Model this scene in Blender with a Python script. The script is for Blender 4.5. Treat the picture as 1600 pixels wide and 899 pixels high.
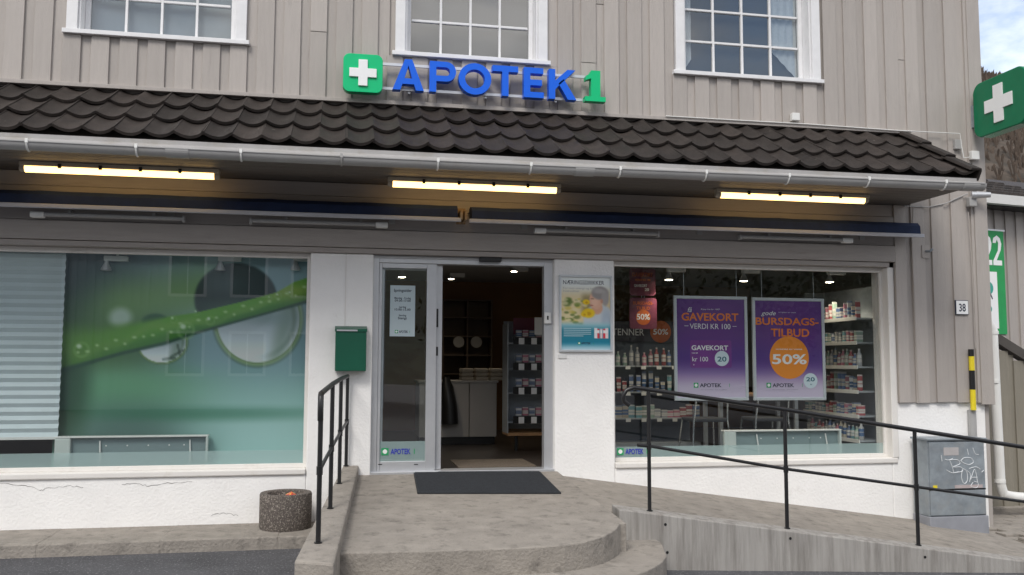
import bpy, bmesh, math, random
from mathutils import Vector, Matrix
random.seed(7)
rad = math.radians
# ---------------------------------------------------------------- camera
FPX, CX, CY = 1400.0, 800.0, 449.5
YAW, PITCH, ROLL = rad(10.82), rad(4.85), rad(0.19)
CAM = Vector((0, -9.0, 1.08))
fwd = Vector((math.sin(YAW)*math.cos(PITCH), math.cos(YAW)*math.cos(PITCH), math.sin(PITCH)))
rt0 = Vector((math.cos(YAW), -math.sin(YAW), 0)); up0 = rt0.cross(fwd)
rt = rt0*math.cos(ROLL) + up0*math.sin(ROLL); up = up0*math.cos(ROLL) - rt0*math.sin(ROLL)
scene = bpy.context.scene
for o in list(bpy.data.objects): bpy.data.objects.remove(o)
COL = scene.collection
cd = bpy.data.cameras.new('camera'); cam = bpy.data.objects.new('camera', cd); COL.objects.link(cam)
cd.sensor_width = 36; cd.lens = FPX/1600*36; cd.clip_end = 3000; cd.clip_start = 0.05
m = Matrix((rt, up, -fwd)).transposed().to_4x4(); m.translation = CAM; cam.matrix_world = m
scene.camera = cam
# ---------------------------------------------------------------- light
SUN_EL, SUN_AZ = rad(48), rad(-150)          # azimuth from +Y towards +X : behind and left of the camera
w = bpy.data.worlds.new('World'); scene.world = w; w.use_nodes = True
nt = w.node_tree; nt.nodes.clear()
def N(t, **k):
    n = nt.nodes.new(t)
    for a, b in k.items(): setattr(n, a, b)
    return n
sky = N('ShaderNodeTexSky', sky_type='NISHITA', sun_disc=False, sun_elevation=SUN_EL, sun_rotation=SUN_AZ)
tc = N('ShaderNodeTexCoord'); mp = N('ShaderNodeMapping'); mp.inputs['Scale'].default_value = (1, 1, 2.2)
n1 = N('ShaderNodeTexNoise'); n1.inputs['Scale'].default_value = 2.1; n1.inputs['Detail'].default_value = 9; n1.inputs['Roughness'].default_value = .58
cr = N('ShaderNodeValToRGB'); cr.color_ramp.elements[0].position = .34; cr.color_ramp.elements[1].position = .56
n2 = N('ShaderNodeTexNoise'); n2.inputs['Scale'].default_value = 3.3; n2.inputs['Detail'].default_value = 7
cc = N('ShaderNodeValToRGB'); cc.color_ramp.elements[0].color = (3.3, 3.4, 3.65, 1); cc.color_ramp.elements[1].color = (11.2, 10.9, 10.6, 1)
cc.color_ramp.elements[0].position = .36; cc.color_ramp.elements[1].position = .62
mx = N('ShaderNodeMix', data_type='RGBA'); bg = N('ShaderNodeBackground'); bg.inputs[1].default_value = .11; wo = N('ShaderNodeOutputWorld')
lk = nt.links.new
lk(tc.outputs['Generated'], mp.inputs[0]); lk(mp.outputs[0], n1.inputs[0]); lk(mp.outputs[0], n2.inputs[0])
lk(n1.outputs[0], cr.inputs[0]); lk(n2.outputs[0], cc.inputs[0])
lk(cr.outputs[0], mx.inputs[0]); lk(sky.outputs[0], mx.inputs[6]); lk(cc.outputs[0], mx.inputs[7])
lk(mx.outputs[2], bg.inputs[0]); lk(bg.outputs[0], wo.inputs[0])
sd = bpy.data.lights.new('sun', 'SUN'); sd.energy = 1.3; sd.angle = rad(22); sd.color = (1, .96, .9)
so = bpy.data.objects.new('sun', sd); COL.objects.link(so)
sdir = Vector((math.sin(SUN_AZ)*math.cos(SUN_EL), math.cos(SUN_AZ)*math.cos(SUN_EL), math.sin(SUN_EL)))
so.rotation_euler = sdir.to_track_quat('Z', 'Y').to_euler(); so.location = (0, 0, 30)
vs = scene.view_settings; vs.view_transform = 'Standard'; vs.look = 'None'; vs.gamma = 1; vs.exposure = 0.74
scene.render.resolution_x, scene.render.resolution_y = 1024, 575
scene.cycles.max_bounces = 8; scene.cycles.transparent_max_bounces = 16

# ---------------------------------------------------------------- pixel -> place
def ray(px, py): return rt*((px-CX)/FPX) + up*(-(py-CY)/FPX) + fwd
def F(px, py, y=0.0):                        # on the vertical plane y
    v = ray(px, py); return CAM + v*((y-CAM.y)/v.y)
def PL(px, py, a, b, c):                     # on the plane z = a x + b y + c
    v = ray(px, py); t = (a*CAM.x + b*CAM.y + c - CAM.z)/(v.z - a*v.x - b*v.y); return CAM + v*t
def FX(px, py, x):
    v = ray(px, py); return CAM + v*((x-CAM.x)/v.x)
def zat(x, y, py):                           # height above (x,y) that shows on image row py
    def row(z):
        d = Vector((x, y, z)) - CAM; return CY - FPX*d.dot(up)/d.dot(fwd)
    z0, z1 = 0.0, 1.0
    for _ in range(6): z0, z1 = z1, z1 - (row(z1)-py)*(z1-z0)/((row(z1)-row(z0)) or 1e-9)
    return z1

# ---------------------------------------------------------------- materials
MATS = {}
def mat(name, col, rough=.6, var=.12, scale=6, bump=0, bscale=60, metal=0, emit=None, es=0, spec=None, stretch=(1,1,1), dirt=None, dscale=2, dlo=.5, dhi=.7, rnd=0, coat=0):
    if name in MATS: return MATS[name]
    M = bpy.data.materials.new(name); M.use_nodes = True; t = M.node_tree; n = t.nodes; L = t.links.new
    b = n['Principled BSDF']; b.inputs['Roughness'].default_value = rough; b.inputs['Metallic'].default_value = metal
    if spec is not None: b.inputs['Specular IOR Level'].default_value = spec
    if coat: b.inputs['Coat Weight'].default_value = coat
    g = n.new('ShaderNodeNewGeometry'); mpn = n.new('ShaderNodeMapping'); mpn.inputs['Scale'].default_value = stretch
    L(g.outputs['Position'], mpn.inputs[0])
    nz = n.new('ShaderNodeTexNoise'); nz.inputs['Scale'].default_value = scale; nz.inputs['Detail'].default_value = 7; nz.inputs['Roughness'].default_value = .6
    L(mpn.outputs[0], nz.inputs[0])
    mr = n.new('ShaderNodeMapRange'); mr.inputs[1].default_value = .25; mr.inputs[2].default_value = .75; mr.inputs[3].default_value = 1-var; mr.inputs[4].default_value = 1+var
    L(nz.outputs[0], mr.inputs[0])
    hs = n.new('ShaderNodeHueSaturation'); hs.inputs['Color'].default_value = (*col, 1); L(mr.outputs[0], hs.inputs['Value'])
    out = hs.outputs[0]
    if rnd:
        oi = n.new('ShaderNodeObjectInfo'); m2 = n.new('ShaderNodeMapRange'); m2.inputs[3].default_value = 1-rnd; m2.inputs[4].default_value = 1+rnd
        L(oi.outputs['Random'], m2.inputs[0]); h2 = n.new('ShaderNodeHueSaturation'); L(out, h2.inputs['Color']); L(m2.outputs[0], h2.inputs['Value']); out = h2.outputs[0]
    if dirt:
        d = n.new('ShaderNodeTexNoise'); d.inputs['Scale'].default_value = dscale; d.inputs['Detail'].default_value = 10; d.inputs['Roughness'].default_value = .7
        L(mpn.outputs[0], d.inputs[0]); dm = n.new('ShaderNodeMapRange'); dm.inputs[1].default_value = dlo; dm.inputs[2].default_value = dhi; L(d.outputs[0], dm.inputs[0])
        x = n.new('ShaderNodeMix'); x.data_type = 'RGBA'; L(dm.outputs[0], x.inputs[0]); L(out, x.inputs[6]); x.inputs[7].default_value = (*dirt, 1); out = x.outputs[2]
    L(out, b.inputs['Base Color'])
    if bump:
        bz = n.new('ShaderNodeTexNoise'); bz.inputs['Scale'].default_value = bscale; bz.inputs['Detail'].default_value = 5; L(mpn.outputs[0], bz.inputs[0])
        bn = n.new('ShaderNodeBump'); bn.inputs['Strength'].default_value = bump; bn.inputs['Distance'].default_value = .01
        L(bz.outputs[0], bn.inputs['Height']); L(bn.outputs[0], b.inputs['Normal'])
    if emit: b.inputs['Emission Color'].default_value = (*emit, 1); b.inputs['Emission Strength'].default_value = es
    MATS[name] = M; return M
def speckle(name, c1, c2, scale, rough=.9, thr=(.45,.55), bump=.5, big=None):
    M = mat(name, c1, rough, .18, 3, bump, scale, dirt=c2, dscale=scale, dlo=thr[0], dhi=thr[1]); return M
def glass(name, boost=1.0, tint=(.86,.93,.9), rough=0.0):
    M = bpy.data.materials.new(name); M.use_nodes = True; t = M.node_tree; n = t.nodes; n.clear(); L = t.links.new
    o = n.new('ShaderNodeOutputMaterial'); mxs = n.new('ShaderNodeMixShader'); tr = n.new('ShaderNodeBsdfTransparent'); gl = n.new('ShaderNodeBsdfGlossy')
    tr.inputs[0].default_value = (*tint, 1); gl.inputs['Roughness'].default_value = rough
    fr = n.new('ShaderNodeFresnel'); gg = n.new('ShaderNodeNewGeometry'); io = n.new('ShaderNodeMapRange'); io.inputs[3].default_value = 1.52; io.inputs[4].default_value = 1/1.52; L(gg.outputs['Backfacing'], io.inputs[0]); L(io.outputs[0], fr.inputs[0]); mu = n.new('ShaderNodeMath'); mu.operation = 'MULTIPLY'; mu.inputs[1].default_value = boost; mu.use_clamp = True
    L(fr.outputs[0], mu.inputs[0]); L(mu.outputs[0], mxs.inputs[0]); L(tr.outputs[0], mxs.inputs[1]); L(gl.outputs[0], mxs.inputs[2]); L(mxs.outputs[0], o.inputs[0])
    return M
def film(name, col, a):
    M = bpy.data.materials.new(name); M.use_nodes = True; t = M.node_tree; n = t.nodes; n.clear(); L = t.links.new
    o = n.new('ShaderNodeOutputMaterial'); mxs = n.new('ShaderNodeMixShader'); tr = n.new('ShaderNodeBsdfTransparent'); di = n.new('ShaderNodeBsdfDiffuse')
    di.inputs[0].default_value = (*col, 1); mxs.inputs[0].default_value = a
    L(tr.outputs[0], mxs.inputs[1]); L(di.outputs[0], mxs.inputs[2]); L(mxs.outputs[0], o.inputs[0]); return M
def vcol(name, rough=.35):
    M = bpy.data.materials.new(name); M.use_nodes = True; n = M.node_tree.nodes; b = n['Principled BSDF']; b.inputs['Roughness'].default_value = rough
    a = n.new('ShaderNodeAttribute'); a.attribute_name = 'Col'; M.node_tree.links.new(a.outputs['Color'], b.inputs['Base Color']); return M
def s2l(c): return tuple(((v/255+.055)/1.055)**2.4 if v > 10 else v/255/12.92 for v in c)

CLAD = mat('grey_cladding_paint', (.405,.370,.343), .62, .055, 5, .35, 45, stretch=(6,6,.6), rnd=.075, dirt=(.27,.245,.225), dscale=3, dlo=.6, dhi=.85)
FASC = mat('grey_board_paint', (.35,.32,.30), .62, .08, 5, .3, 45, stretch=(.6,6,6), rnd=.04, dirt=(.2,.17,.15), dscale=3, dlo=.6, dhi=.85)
SOFF = mat('shade_darkened_soffit_paint', (.15,.132,.115), .65, .08, 5, .3, 40, stretch=(.5,6,6), rnd=.05)  # same grey as the boards, darkened so the colour carries the soffit's shade
WHITE = mat('white_window_paint', (.74,.74,.75), .45, .05, 9, .1, 40, dirt=(.5,.48,.45), dscale=5, dlo=.62, dhi=.85)
STUC = mat('white_stucco', (.85,.84,.825), .9, .04, 3, .55, 38, dirt=(.55,.52,.48), dscale=2.3, dlo=.6, dhi=.9)
SMOOTH = mat('white_reveal_plaster', (.72,.70,.67), .85, .06, 3, .2, 50, dirt=(.5,.46,.4), dscale=3, dlo=.55, dhi=.85)
TILE = mat('dark_concrete_tile', (.027,.021,.018), .6, .45, 7, .6, 90, rnd=.32, spec=.35, dirt=(.26,.25,.22), dscale=17, dlo=.665, dhi=.72)
CONC = mat('weathered_concrete', (.275,.25,.22), .9, .2, 5, .9, 48, dirt=(.11,.10,.088), dscale=9, dlo=.52, dhi=.76)
CONCP = mat('pale_board_marked_concrete', (.34,.325,.305), .9, .16, 4, .5, 60, stretch=(7,7,.5), dirt=(.17,.155,.14), dscale=1.6, dlo=.46, dhi=.72)
ASPH = mat('asphalt', (.075,.075,.082), .92, .3, 3, 1.0, 60, dirt=(.30,.30,.31), dscale=42, dlo=.56, dhi=.68)
AGG = mat('exposed_aggregate', (.095,.08,.07), .85, .4, 40, 1.0, 90, dirt=(.34,.30,.26), dscale=75, dlo=.53, dhi=.6)
GUT = mat('grey_white_plastic', (.36,.355,.35), .4, .08, 4, 0, dirt=(.32,.30,.27), dscale=3, dlo=.55, dhi=.8)
PLW = mat('white_plastic', (.74,.74,.72), .4, .04, 6)
ALU = mat('brushed_aluminium', (.56,.57,.59), .38, .05, 8, metal=.55)
BLK = mat('black_painted_steel', (.012,.012,.013), .38, .2, 12)
NAVY = mat('navy_awning_fabric', (.008,.022,.075), .8, .2, 9, .3, 50)
DARK = mat('black_plastic', (.01,.01,.011), .4, .1, 8)
BLUE = mat('blue_sign_enamel', (.008,.125,.74), .45, .03, 5, spec=.25)
GREEN = mat('bright_green_sign_enamel', (.0,.50,.19), .4, .03, 5, spec=.3)
DGREEN = mat('green_sign_acrylic', (.0,.165,.072), .25, .08, 5)
CROSS = mat('white_sign_acrylic', (.82,.83,.83), .35, .02, 5)
MAILG = mat('green_mailbox_enamel', (.001,.082,.045), .4, .08, 7)
GALV = mat('galvanised_sheet', (.27,.305,.335), .5, .3, 7, .15, 30, metal=.35, dirt=(.30,.32,.33), dscale=5, dlo=.5, dhi=.7)
GLASS = glass('shop_window_glass', 3.1, (.93,.97,.96)); GLASSUP = glass('upper_window_glass', 4.0, (.75,.8,.82))
FILM = film('frosted_film', (.50,.62,.62), .62)
SILVER = mat('silver_snap_frame', (.60,.63,.66), .35, .04, 6, metal=.3)
LAMPM = mat('lit_fluorescent_tube', (.9,.8,.6), .4, 0, 3, emit=(1, .62, .21), es=2.4)
CLEAR = mat('yellowed_lamp_housing', (.42,.37,.29), .4, .1, 8)
SPOT = mat('lit_spot_bulb', (.9,.85,.7), .4, 0, 3, emit=(1, .86, .62), es=20)
WOOD = mat('light_wood', (.36,.20,.09), .5, .2, 5, stretch=(1,8,8))
OCHRE = mat('interior_ochre_wall', (.22,.115,.05), .8, .08, 2)
INFLOOR = mat('interior_dark_floor', (.05,.042,.038), .35, .2, 3)
INCEIL = mat('interior_ceiling', (.42,.41,.40), .8, .05, 3)
INWALL = mat('interior_wall', (.30,.29,.28), .8, .05, 3)
COUNTER = mat('white_counter_laminate', (.42,.40,.38), .5, .05, 3)
SHELFM = mat('grey_shelf_metal', (.32,.35,.38), .45, .06, 5)
RUBBER = mat('black_ribbed_rubber', (.018,.021,.026), .75, .3, 30, .9, 220)
YEL = mat('yellow_paint', (.72,.58,.02), .45, .1, 8)
TXTD = mat('dark_navy_ink', (.015,.02,.045), .5, 0); TXTW = mat('white_ink', (.8,.8,.8), .5, 0); TXTO = mat('orange_ink', (.80,.20,.02), .5, .04)
TXTB = mat('blue_ink', (.02,.03,.42), .5, 0); TXTG = mat('green_ink', (.02,.33,.12), .5, 0)

# ---------------------------------------------------------------- mesh helpers
class MB:
    def __init__(s): s.v = []; s.f = []
    def add(s, vs, fs):
        o = len(s.v); s.v += [Vector(v) for v in vs]; s.f += [tuple(i+o for i in f) for f in fs]; return s
    def box(s, x0, x1, y0, y1, z0, z1):
        return s.add([(x0,y0,z0),(x1,y0,z0),(x1,y1,z0),(x0,y1,z0),(x0,y0,z1),(x1,y0,z1),(x1,y1,z1),(x0,y1,z1)],
                     [(3,2,1,0),(4,5,6,7),(0,1,5,4),(1,2,6,5),(2,3,7,6),(3,0,4,7)])
    def hexa(s, bot, top):
        n = len(bot); fs = [tuple(range(n-1,-1,-1)), tuple(range(n,2*n))] + [(i,(i+1)%n,n+(i+1)%n,n+i) for i in range(n)]
        return s.add(list(bot)+list(top), fs)
    def prism(s, pts, d):                     # polygon pts swept along vector d
        d = Vector(d); return s.hexa([Vector(p) for p in pts], [Vector(p)+d for p in pts])
    def tube(s, path, r, n=10, cap=True):
        path = [Vector(p) for p in path]; rings = []; prev = None
        for i, p in enumerate(path):
            a = path[max(0,i-1)]; b = path[min(len(path)-1,i+1)]; t = (b-a).normalized()
            ref = prev if prev is not None else (Vector((0,0,1)) if abs(t.z) < .9 else Vector((1,0,0)))
            u = (ref - t*ref.dot(t)).normalized(); prev = u; v = t.cross(u)
            rr = r[i] if isinstance(r, (list,tuple)) else r
            rings.append([p + (u*math.cos(2*math.pi*k/n) + v*math.sin(2*math.pi*k/n))*rr for k in range(n)])
        vs = [q for R in rings for q in R]; fs = []
        for i in range(len(rings)-1):
            for k in range(n): fs.append((i*n+k, i*n+(k+1)%n, (i+1)*n+(k+1)%n, (i+1)*n+k))
        if cap: fs += [tuple(range(n-1,-1,-1)), tuple(range((len(rings)-1)*n, len(rings)*n))]
        return s.add(vs, fs)
    def lathe(s, c, prof, n=32):
        c = Vector(c); vs = []; fs = []; m_ = len(prof)
        for r, z in prof:
            for k in range(n): vs.append(c + Vector((r*math.cos(2*math.pi*k/n), r*math.sin(2*math.pi*k/n), z)))
        for i in range(m_-1):
            for k in range(n): fs.append((i*n+k, i*n+(k+1)%n, (i+1)*n+(k+1)%n, (i+1)*n+k))
        fs += [tuple(range(n-1,-1,-1)), tuple(range((m_-1)*n, m_*n))]
        return s.add(vs, fs)
WLOC = {}
def link(o, parent, wloc):
    COL.objects.link(o)
    if parent is not None: o.parent = parent; o.location = wloc - WLOC[parent.name]
    else: o.location = wloc
    WLOC[o.name] = Vector(wloc)
    return o
def tag(o, label=None, cat=None, group=None, kind=None):
    if label: o['label'] = label
    if cat: o['category'] = cat
    if group: o['group'] = group
    if kind: o['kind'] = kind
    return o
def obj(name, mb, material, parent=None, smooth=False, bevel=0, label=None, cat=None, group=None, kind=None):
    vs = mb.v; xs = [v.x for v in vs]; ys = [v.y for v in vs]; zs = [v.z for v in vs]
    org = Vector(((min(xs)+max(xs))/2, (min(ys)+max(ys))/2, min(zs)))
    me = bpy.data.meshes.new(name); me.from_pydata([v-org for v in vs], [], mb.f); me.update()
    b = bmesh.new(); b.from_mesh(me); bmesh.ops.recalc_face_normals(b, faces=b.faces); b.to_mesh(me); b.free()
    if smooth:
        for p in me.polygons: p.use_smooth = True
        try: me.set_sharp_from_angle(angle=rad(40))
        except Exception: pass
    me.materials.append(material)
    o = bpy.data.objects.new(name, me); link(o, parent, org)
    if bevel:
        bm_ = o.modifiers.new('bevel', 'BEVEL'); bm_.width = bevel; bm_.segments = 2; bm_.limit_method = 'ANGLE'
    return tag(o, label, cat, group, kind)
def thing(name, loc, label, cat, group=None, parent=None):
    o = bpy.data.objects.new(name, None); o.empty_display_size = .1; link(o, parent, Vector(loc)); return tag(o, label, cat, group)
def copy(src, wloc, parent=None, label=None, group=None, cat=None):
    o = src.copy(); o.parent = None; link(o, parent, Vector(wloc))
    if parent is not None:
        for k in ('label','category','group'):
            if k in o: del o[k]
    return tag(o, label, cat, group)
def box(name, x0, x1, y0, y1, z0, z1, material, parent=None, bevel=0, **k):
    return obj(name, MB().box(min(x0,x1),max(x0,x1),min(y0,y1),max(y0,y1),min(z0,z1),max(z0,z1)), material, parent, bevel=bevel, **k)
def text(s, x, y, z, h, material, parent, width=None, bold=0, align='CENTER', name='lettering', shear=0, depth=.001):
    """lettering on a plane facing -Y; h = cap height, (x,z) = baseline anchor"""
    cu = bpy.data.curves.new('t', 'FONT'); cu.body = s; cu.size = 1; cu.offset = bold; cu.shear = shear; cu.align_x = 'LEFT'; cu.resolution_u = 3
    t = bpy.data.objects.new('t', cu); COL.objects.link(t); bpy.context.view_layer.update()
    me = bpy.data.meshes.new_from_object(t.evaluated_get(bpy.context.evaluated_depsgraph_get()))
    bpy.data.objects.remove(t); bpy.data.curves.remove(cu)
    xs = [v.co.x for v in me.vertices]; a, b = min(xs), max(xs); k = h/.70; kx = (width/(b-a)) if width else k
    off = {'CENTER': -(a+b)/2, 'LEFT': -a, 'RIGHT': -b}[align]
    mb = MB(); mb.add([(x+(v.co.x+off)*kx, y, z+v.co.y*k) for v in me.vertices], [tuple(p.vertices) for p in me.polygons])
    bpy.data.meshes.remove(me)
    # one sheet, printed: keep flat
    vs = mb.v; org = Vector((x, y, z)); m2 = bpy.data.meshes.new(name); m2.from_pydata([v-org for v in vs], [], mb.f); m2.update()
    m2.materials.append(material); o = bpy.data.objects.new(name, m2); link(o, parent, org); return o
def disc(name, x, y, z, r, material, parent, n=36):
    return obj(name, MB().add([(x+r*math.cos(2*math.pi*k/n), y, z+r*math.sin(2*math.pi*k/n)) for k in range(n)], [tuple(range(n))]), material, parent)
def quad(name, x0, x1, y, z0, z1, material, parent):
    return obj(name, MB().add([(x0,y,z0),(x1,y,z0),(x1,y,z1),(x0,y,z1)], [(0,1,2,3)]), material, parent)
def cross_poly(c, r, t): 
    return [(c[0]+a*r if abs(a)==1 else c[0]+a*t, c[1]+(b*r if abs(b)==1 else b*t)) for a, b in
            [(-.999,-1),(.999,-1),(.999,-.999),(1,-.999),(1,.999),(.999,.999),(.999,1),(-.999,1),(-.999,.999),(-1,.999),(-1,-.999),(-.999,-.999)]]
def logo(x, y, z, h, parent, dark=TXTD, total=None):
    """small cross tile, name and numeral as printed on the posters"""
    t = total or h*8.2
    quad('logo_tile', x-t/2, x-t/2+h*1.35, y, z-h*.18, z+h*1.17, TXTG, parent)
    c = (x-t/2+h*.675, z+h*.5); a = h*.42; b = h*.15
    obj('logo_cross', MB().add([(c[0]+p*a if q else c[0]+p*b, y-.001, c[1]+(r_*b if q else r_*a)) for p, r_, q in
        [(-1,-1,0),(1,-1,0),(1,-1,1),(1,1,1),(1,1,0),(-1,1,0),(-1,1,1),(-1,-1,1)]], [(0,1,2,3,4,5,6,7)]), TXTW, parent)
    text('APOTEK', x-t/2+h*1.75, y-.0005, z, h, dark, parent, width=t*.60, bold=.02, align='LEFT')
    text('1', x+t/2, y-.0005, z, h, TXTG, parent, align='RIGHT')
def sheet(name, x0, x1, y, z0, z1, nx, nz, fn, material, parent, gain=1.0):
    vs = []; cols = []
    for j in range(nz+1):
        for i in range(nx+1):
            u, v = i/nx, j/nz; vs.append((x0+(x1-x0)*u, y, z1+(z0-z1)*v)); cols.append(fn(u, v))
    fs = [(j*(nx+1)+i, (j+1)*(nx+1)+i, (j+1)*(nx+1)+i+1, j*(nx+1)+i+1) for j in range(nz) for i in range(nx)]
    o = obj(name, MB().add(vs, fs), material, parent); me = o.data
    at = me.color_attributes.new('Col', 'FLOAT_COLOR', 'POINT')
    for i, c in enumerate(cols): at.data[i].color = (*[min(.85, q_*gain) for q_ in s2l(c)], 1)
    return o

# ================================================================ GROUND, STEPS, RAMP
S, RS, RX = .06, .139, 1.92                   # landing slope, ramp slope, where the ramp starts
def gz(x): return -.55 if x < 1 else (-.55 - .036*(x-1) if x < 8 else -.802 - .02*(x-8))
def rz(x, y): return S*y - RS*max(0, x-RX) - .012
mb = MB(); xs = [-300,-60,-12,-4,0,1,2,3,4,5,6,7,8,10,14,30,80,300]; ys = [-300,-80,-30,-12,-6,-3,-1.2,0,3,20,80,400]
for y in ys:
    for x in xs: mb.v.append(Vector((x, y, gz(max(-4, min(x, 30))))))
nx = len(xs); mb.f = [(j*nx+i, j*nx+i+1, (j+1)*nx+i+1, (j+1)*nx+i) for j in range(len(ys)-1) for i in range(nx-1)]
obj('asphalt_street', mb, ASPH, kind='structure')
# left pavement strip: slabs of cast concrete with joints
PZ = -.44
ke = [PL(0,851,0,0,PZ), PL(466,839,0,0,PZ)]
yk = (ke[0].y+ke[1].y)/2
pv = obj('pavement', MB().box(-5.4, -.10, yk+.004, .02, -.6, PZ-.004), CONC, kind='structure')
for i in range(6):
    x0 = -5.4 + i*.98; box('kerb_slab', x0+.003, min(x0+.977, -.05), yk, -.004, -.58, PZ+random.uniform(-.002,.002), CONC, pv, bevel=.012)
# landing (curved front), lower step
arc_px = [(534,864),(660,861.5),(770,858),(830,855.5),(882,852),(910,847.5),(928,843),(944,837.5),(956,831),(964,825),(969,818)]
arc = [PL(a,b,0,S,-.012) for a,b in arc_px]
LX0 = .02
def slab(name, pts, zt, zb, material, bevel=.009):
    top = [Vector((p.x,p.y,zt(p.x,p.y))) for p in pts]; bot = [Vector((p.x,p.y,zb)) for p in pts]
    return obj(name, MB().hexa(bot, top), material, bevel=bevel, kind='structure')
pts = [Vector((LX0,.05,0))] + [Vector((LX0,arc[0].y,0))] + arc[1:] + [Vector((2.2,arc[-1].y,0)), Vector((2.2,.05,0))]
slab('entrance_landing', pts, lambda x,y: S*y-.012, -.6, CONC)
c0 = Vector((.9, -1.4, 0))
low = []
for p in arc:
    d = Vector((p.x-c0.x, p.y-c0.y, 0)); low.append(Vector((p.x,p.y,0)) + d.normalized()*.36)
low[0].x = LX0
e1 = PL(1034,850,0,0,-.36); low += [Vector((e1.x+.02, e1.y+.05, 0))]
slab('lower_step', [Vector((LX0,-1.5,0))]+low+[Vector((low[-1].x,-1.5,0))], lambda x,y: -.362, -.62, CONC)
# ramp surface behind the retaining wall
wl = PL(967,796,-RS,S,RS*RX+.048); wr = PL(1600,877,-RS,S,RS*RX+.048)
YW = wl.y                                        # wall front at its left end
def wall_y(x): return wl.y + (wr.y-wl.y)*(x-wl.x)/(wr.x-wl.x)
mb = MB(); cols_ = [2.19,2.6,3.2,4,5,6,7.0]
for x in cols_:
    mb.v += [Vector((x, wall_y(x)+.17, rz(x, wall_y(x)+.17))), Vector((x, .03, rz(x, .03))), Vector((x, wall_y(x)+.17, -1.1)), Vector((x, .03, -1.1))]
for i in range(len(cols_)-1):
    a, b = 4*i, 4*i+4; mb.f += [(a,b,b+1,a+1), (a,a+2,b+2,b), (a+1,b+1,b+3,a+3), (a+2,a+3,b+3,b+2)]
mb.f += [(0,1,3,2), (len(mb.v)-4,len(mb.v)-2,len(mb.v)-1,len(mb.v)-3)]
obj('ramp', mb, CONC, kind='structure')
rw = thing('retaining_wall', (wl.x, wl.y, -.6), 'low board-marked concrete retaining wall with streaks beside the ramp', 'wall')
mb = MB(); X1 = 9.0; wt = lambda x, y: rz(x, y) + .06
b_ = [(wl.x, wl.y), (X1, wall_y(X1)), (X1, wall_y(X1)+.2), (wl.x, wl.y+.2)]
mb.hexa([Vector((x,y,-1.3)) for x,y in b_], [Vector((x,y,wt(x,y))) for x,y in b_]); obj('wall_body', mb, CONCP, rw, bevel=.010)
for px, py in [(1044,822),(1236,842),(1440,869),(1047,866)]:
    p = F(px,py,wall_y(4)); p.y = wall_y(p.x)
    obj('form_tie_hole', MB().tube([p+Vector((0,-.002,0)), p+Vector((0,.02,0))], .012, 10), DARK, rw)
# paving blocks where the ramp ends
pg = obj('paved_apron', MB().box(7.003,10.6,-2.2,.8,-1.3,-.748), CONC, kind='structure')
blk = None
for i in range(11):
    for j in range(17):
        x = 7.02 + i*.32 + (.16 if j%2 else 0); y = .74 - j*.165
        if y < wall_y(x)+.22: continue
        wz = Vector((x+.155, y-.0775, -.748))
        if blk is None: blk = box('paving_block', x, x+.31, y-.155, y, -.748, -.718, CONC, pg, bevel=.006)
        else: copy(blk, wz + Vector((0,0,random.uniform(-.004,.003))), pg)
# left parapet of the steps
PT = .085
inb, inf, ouf, oub = PL(560.5,726,0,S,PT), PL(522,881,0,S,PT), PL(460,876,0,S,PT), PL(536,729,0,S,PT)
inb.y = oub.y = -.004
pw = thing('step_parapet', ((inf.x+ouf.x)/2, inf.y, -.6), 'low sloping concrete parapet left of the entrance landing carrying a black handrail', 'wall')
q = [ouf, inf, inb, oub]
obj('parapet_body', MB().hexa([Vector((p.x,p.y,-.62)) for p in q], [Vector((p.x,p.y,S*p.y+PT)) for p in q]), CONC, pw, bevel=.015)

# ================================================================ PHARMACY BUILDING
BX0, BX1 = -5.2, 7.22
WLX, WRX0, WRX1 = -.302, 2.81, 5.98            # window edges
DX0, DX1 = .312, 2.168
ZT, ZS, ZL, ZSO = 2.165, .075, 3.71, 2.87       # lintel, shop sill, ledge, soffit
B = thing('pharmacy_building', (2, 0, -.55), 'grey timber-clad building with white plastered shopfront and tiled canopy', 'building')
wall = box('plastered_wall', WLX, DX0, 0, .30, -.7, ZT, STUC, B, bevel=.012)
plL = box('plastered_wall', BX0, WLX-.001, .001, .28, -.7, ZS-.071, STUC, B, bevel=.008)
box('plastered_wall', DX1, WRX0, 0, .30, -.7, ZT, STUC, B, bevel=.012)
box('plastered_wall', WRX0+.001, WRX1-.001, .001, .28, -1.1, ZS-.071, STUC, B, bevel=.008)
box('plastered_wall', WRX1, BX1-.062, 0, .30, -1.1, ZT, STUC, B, bevel=.012)
# sills (smooth plaster band under each shop window)
box('window_sill', BX0, WLX-.002, -.022, .27, ZS-.07, ZS-.012, SMOOTH, B, bevel=.012)
box('window_sill', WRX0+.002, WRX1+.06, -.022, .27, ZS-.07, ZS-.012, SMOOTH, B, bevel=.012)
box('window_reveal', WRX1-.002, WRX1+.075, -.018, .1, ZS-.012, ZT, SMOOTH, B, bevel=.01)
# cracks in the plaster: thin hand-run lines
for ptsx in ([(0,757),(40,758),(63,767),(75,763),(110,760),(130,762)], [(190,758),(215,755),(232,760),(262,755),(300,753)], [(330,805),(350,802),(372,806)]):
    pp = [F(a,b,-.0005) for a,b in ptsx]
    jj = []; crk = MB()
    for p, q2 in zip(pp, pp[1:]):
        for k in range(6): jj.append(p.lerp(q2, k/6)+Vector((0,0,random.uniform(-.008,.008))))
    jj.append(pp[-1]); crk.tube(jj, [random.uniform(.0006,.0022) for _ in jj], 4)
    obj('plaster_crack', crk, mat('dark_crack_line', (.12,.11,.10), .9), plL)  # crack lines in one even dark tone
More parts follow.
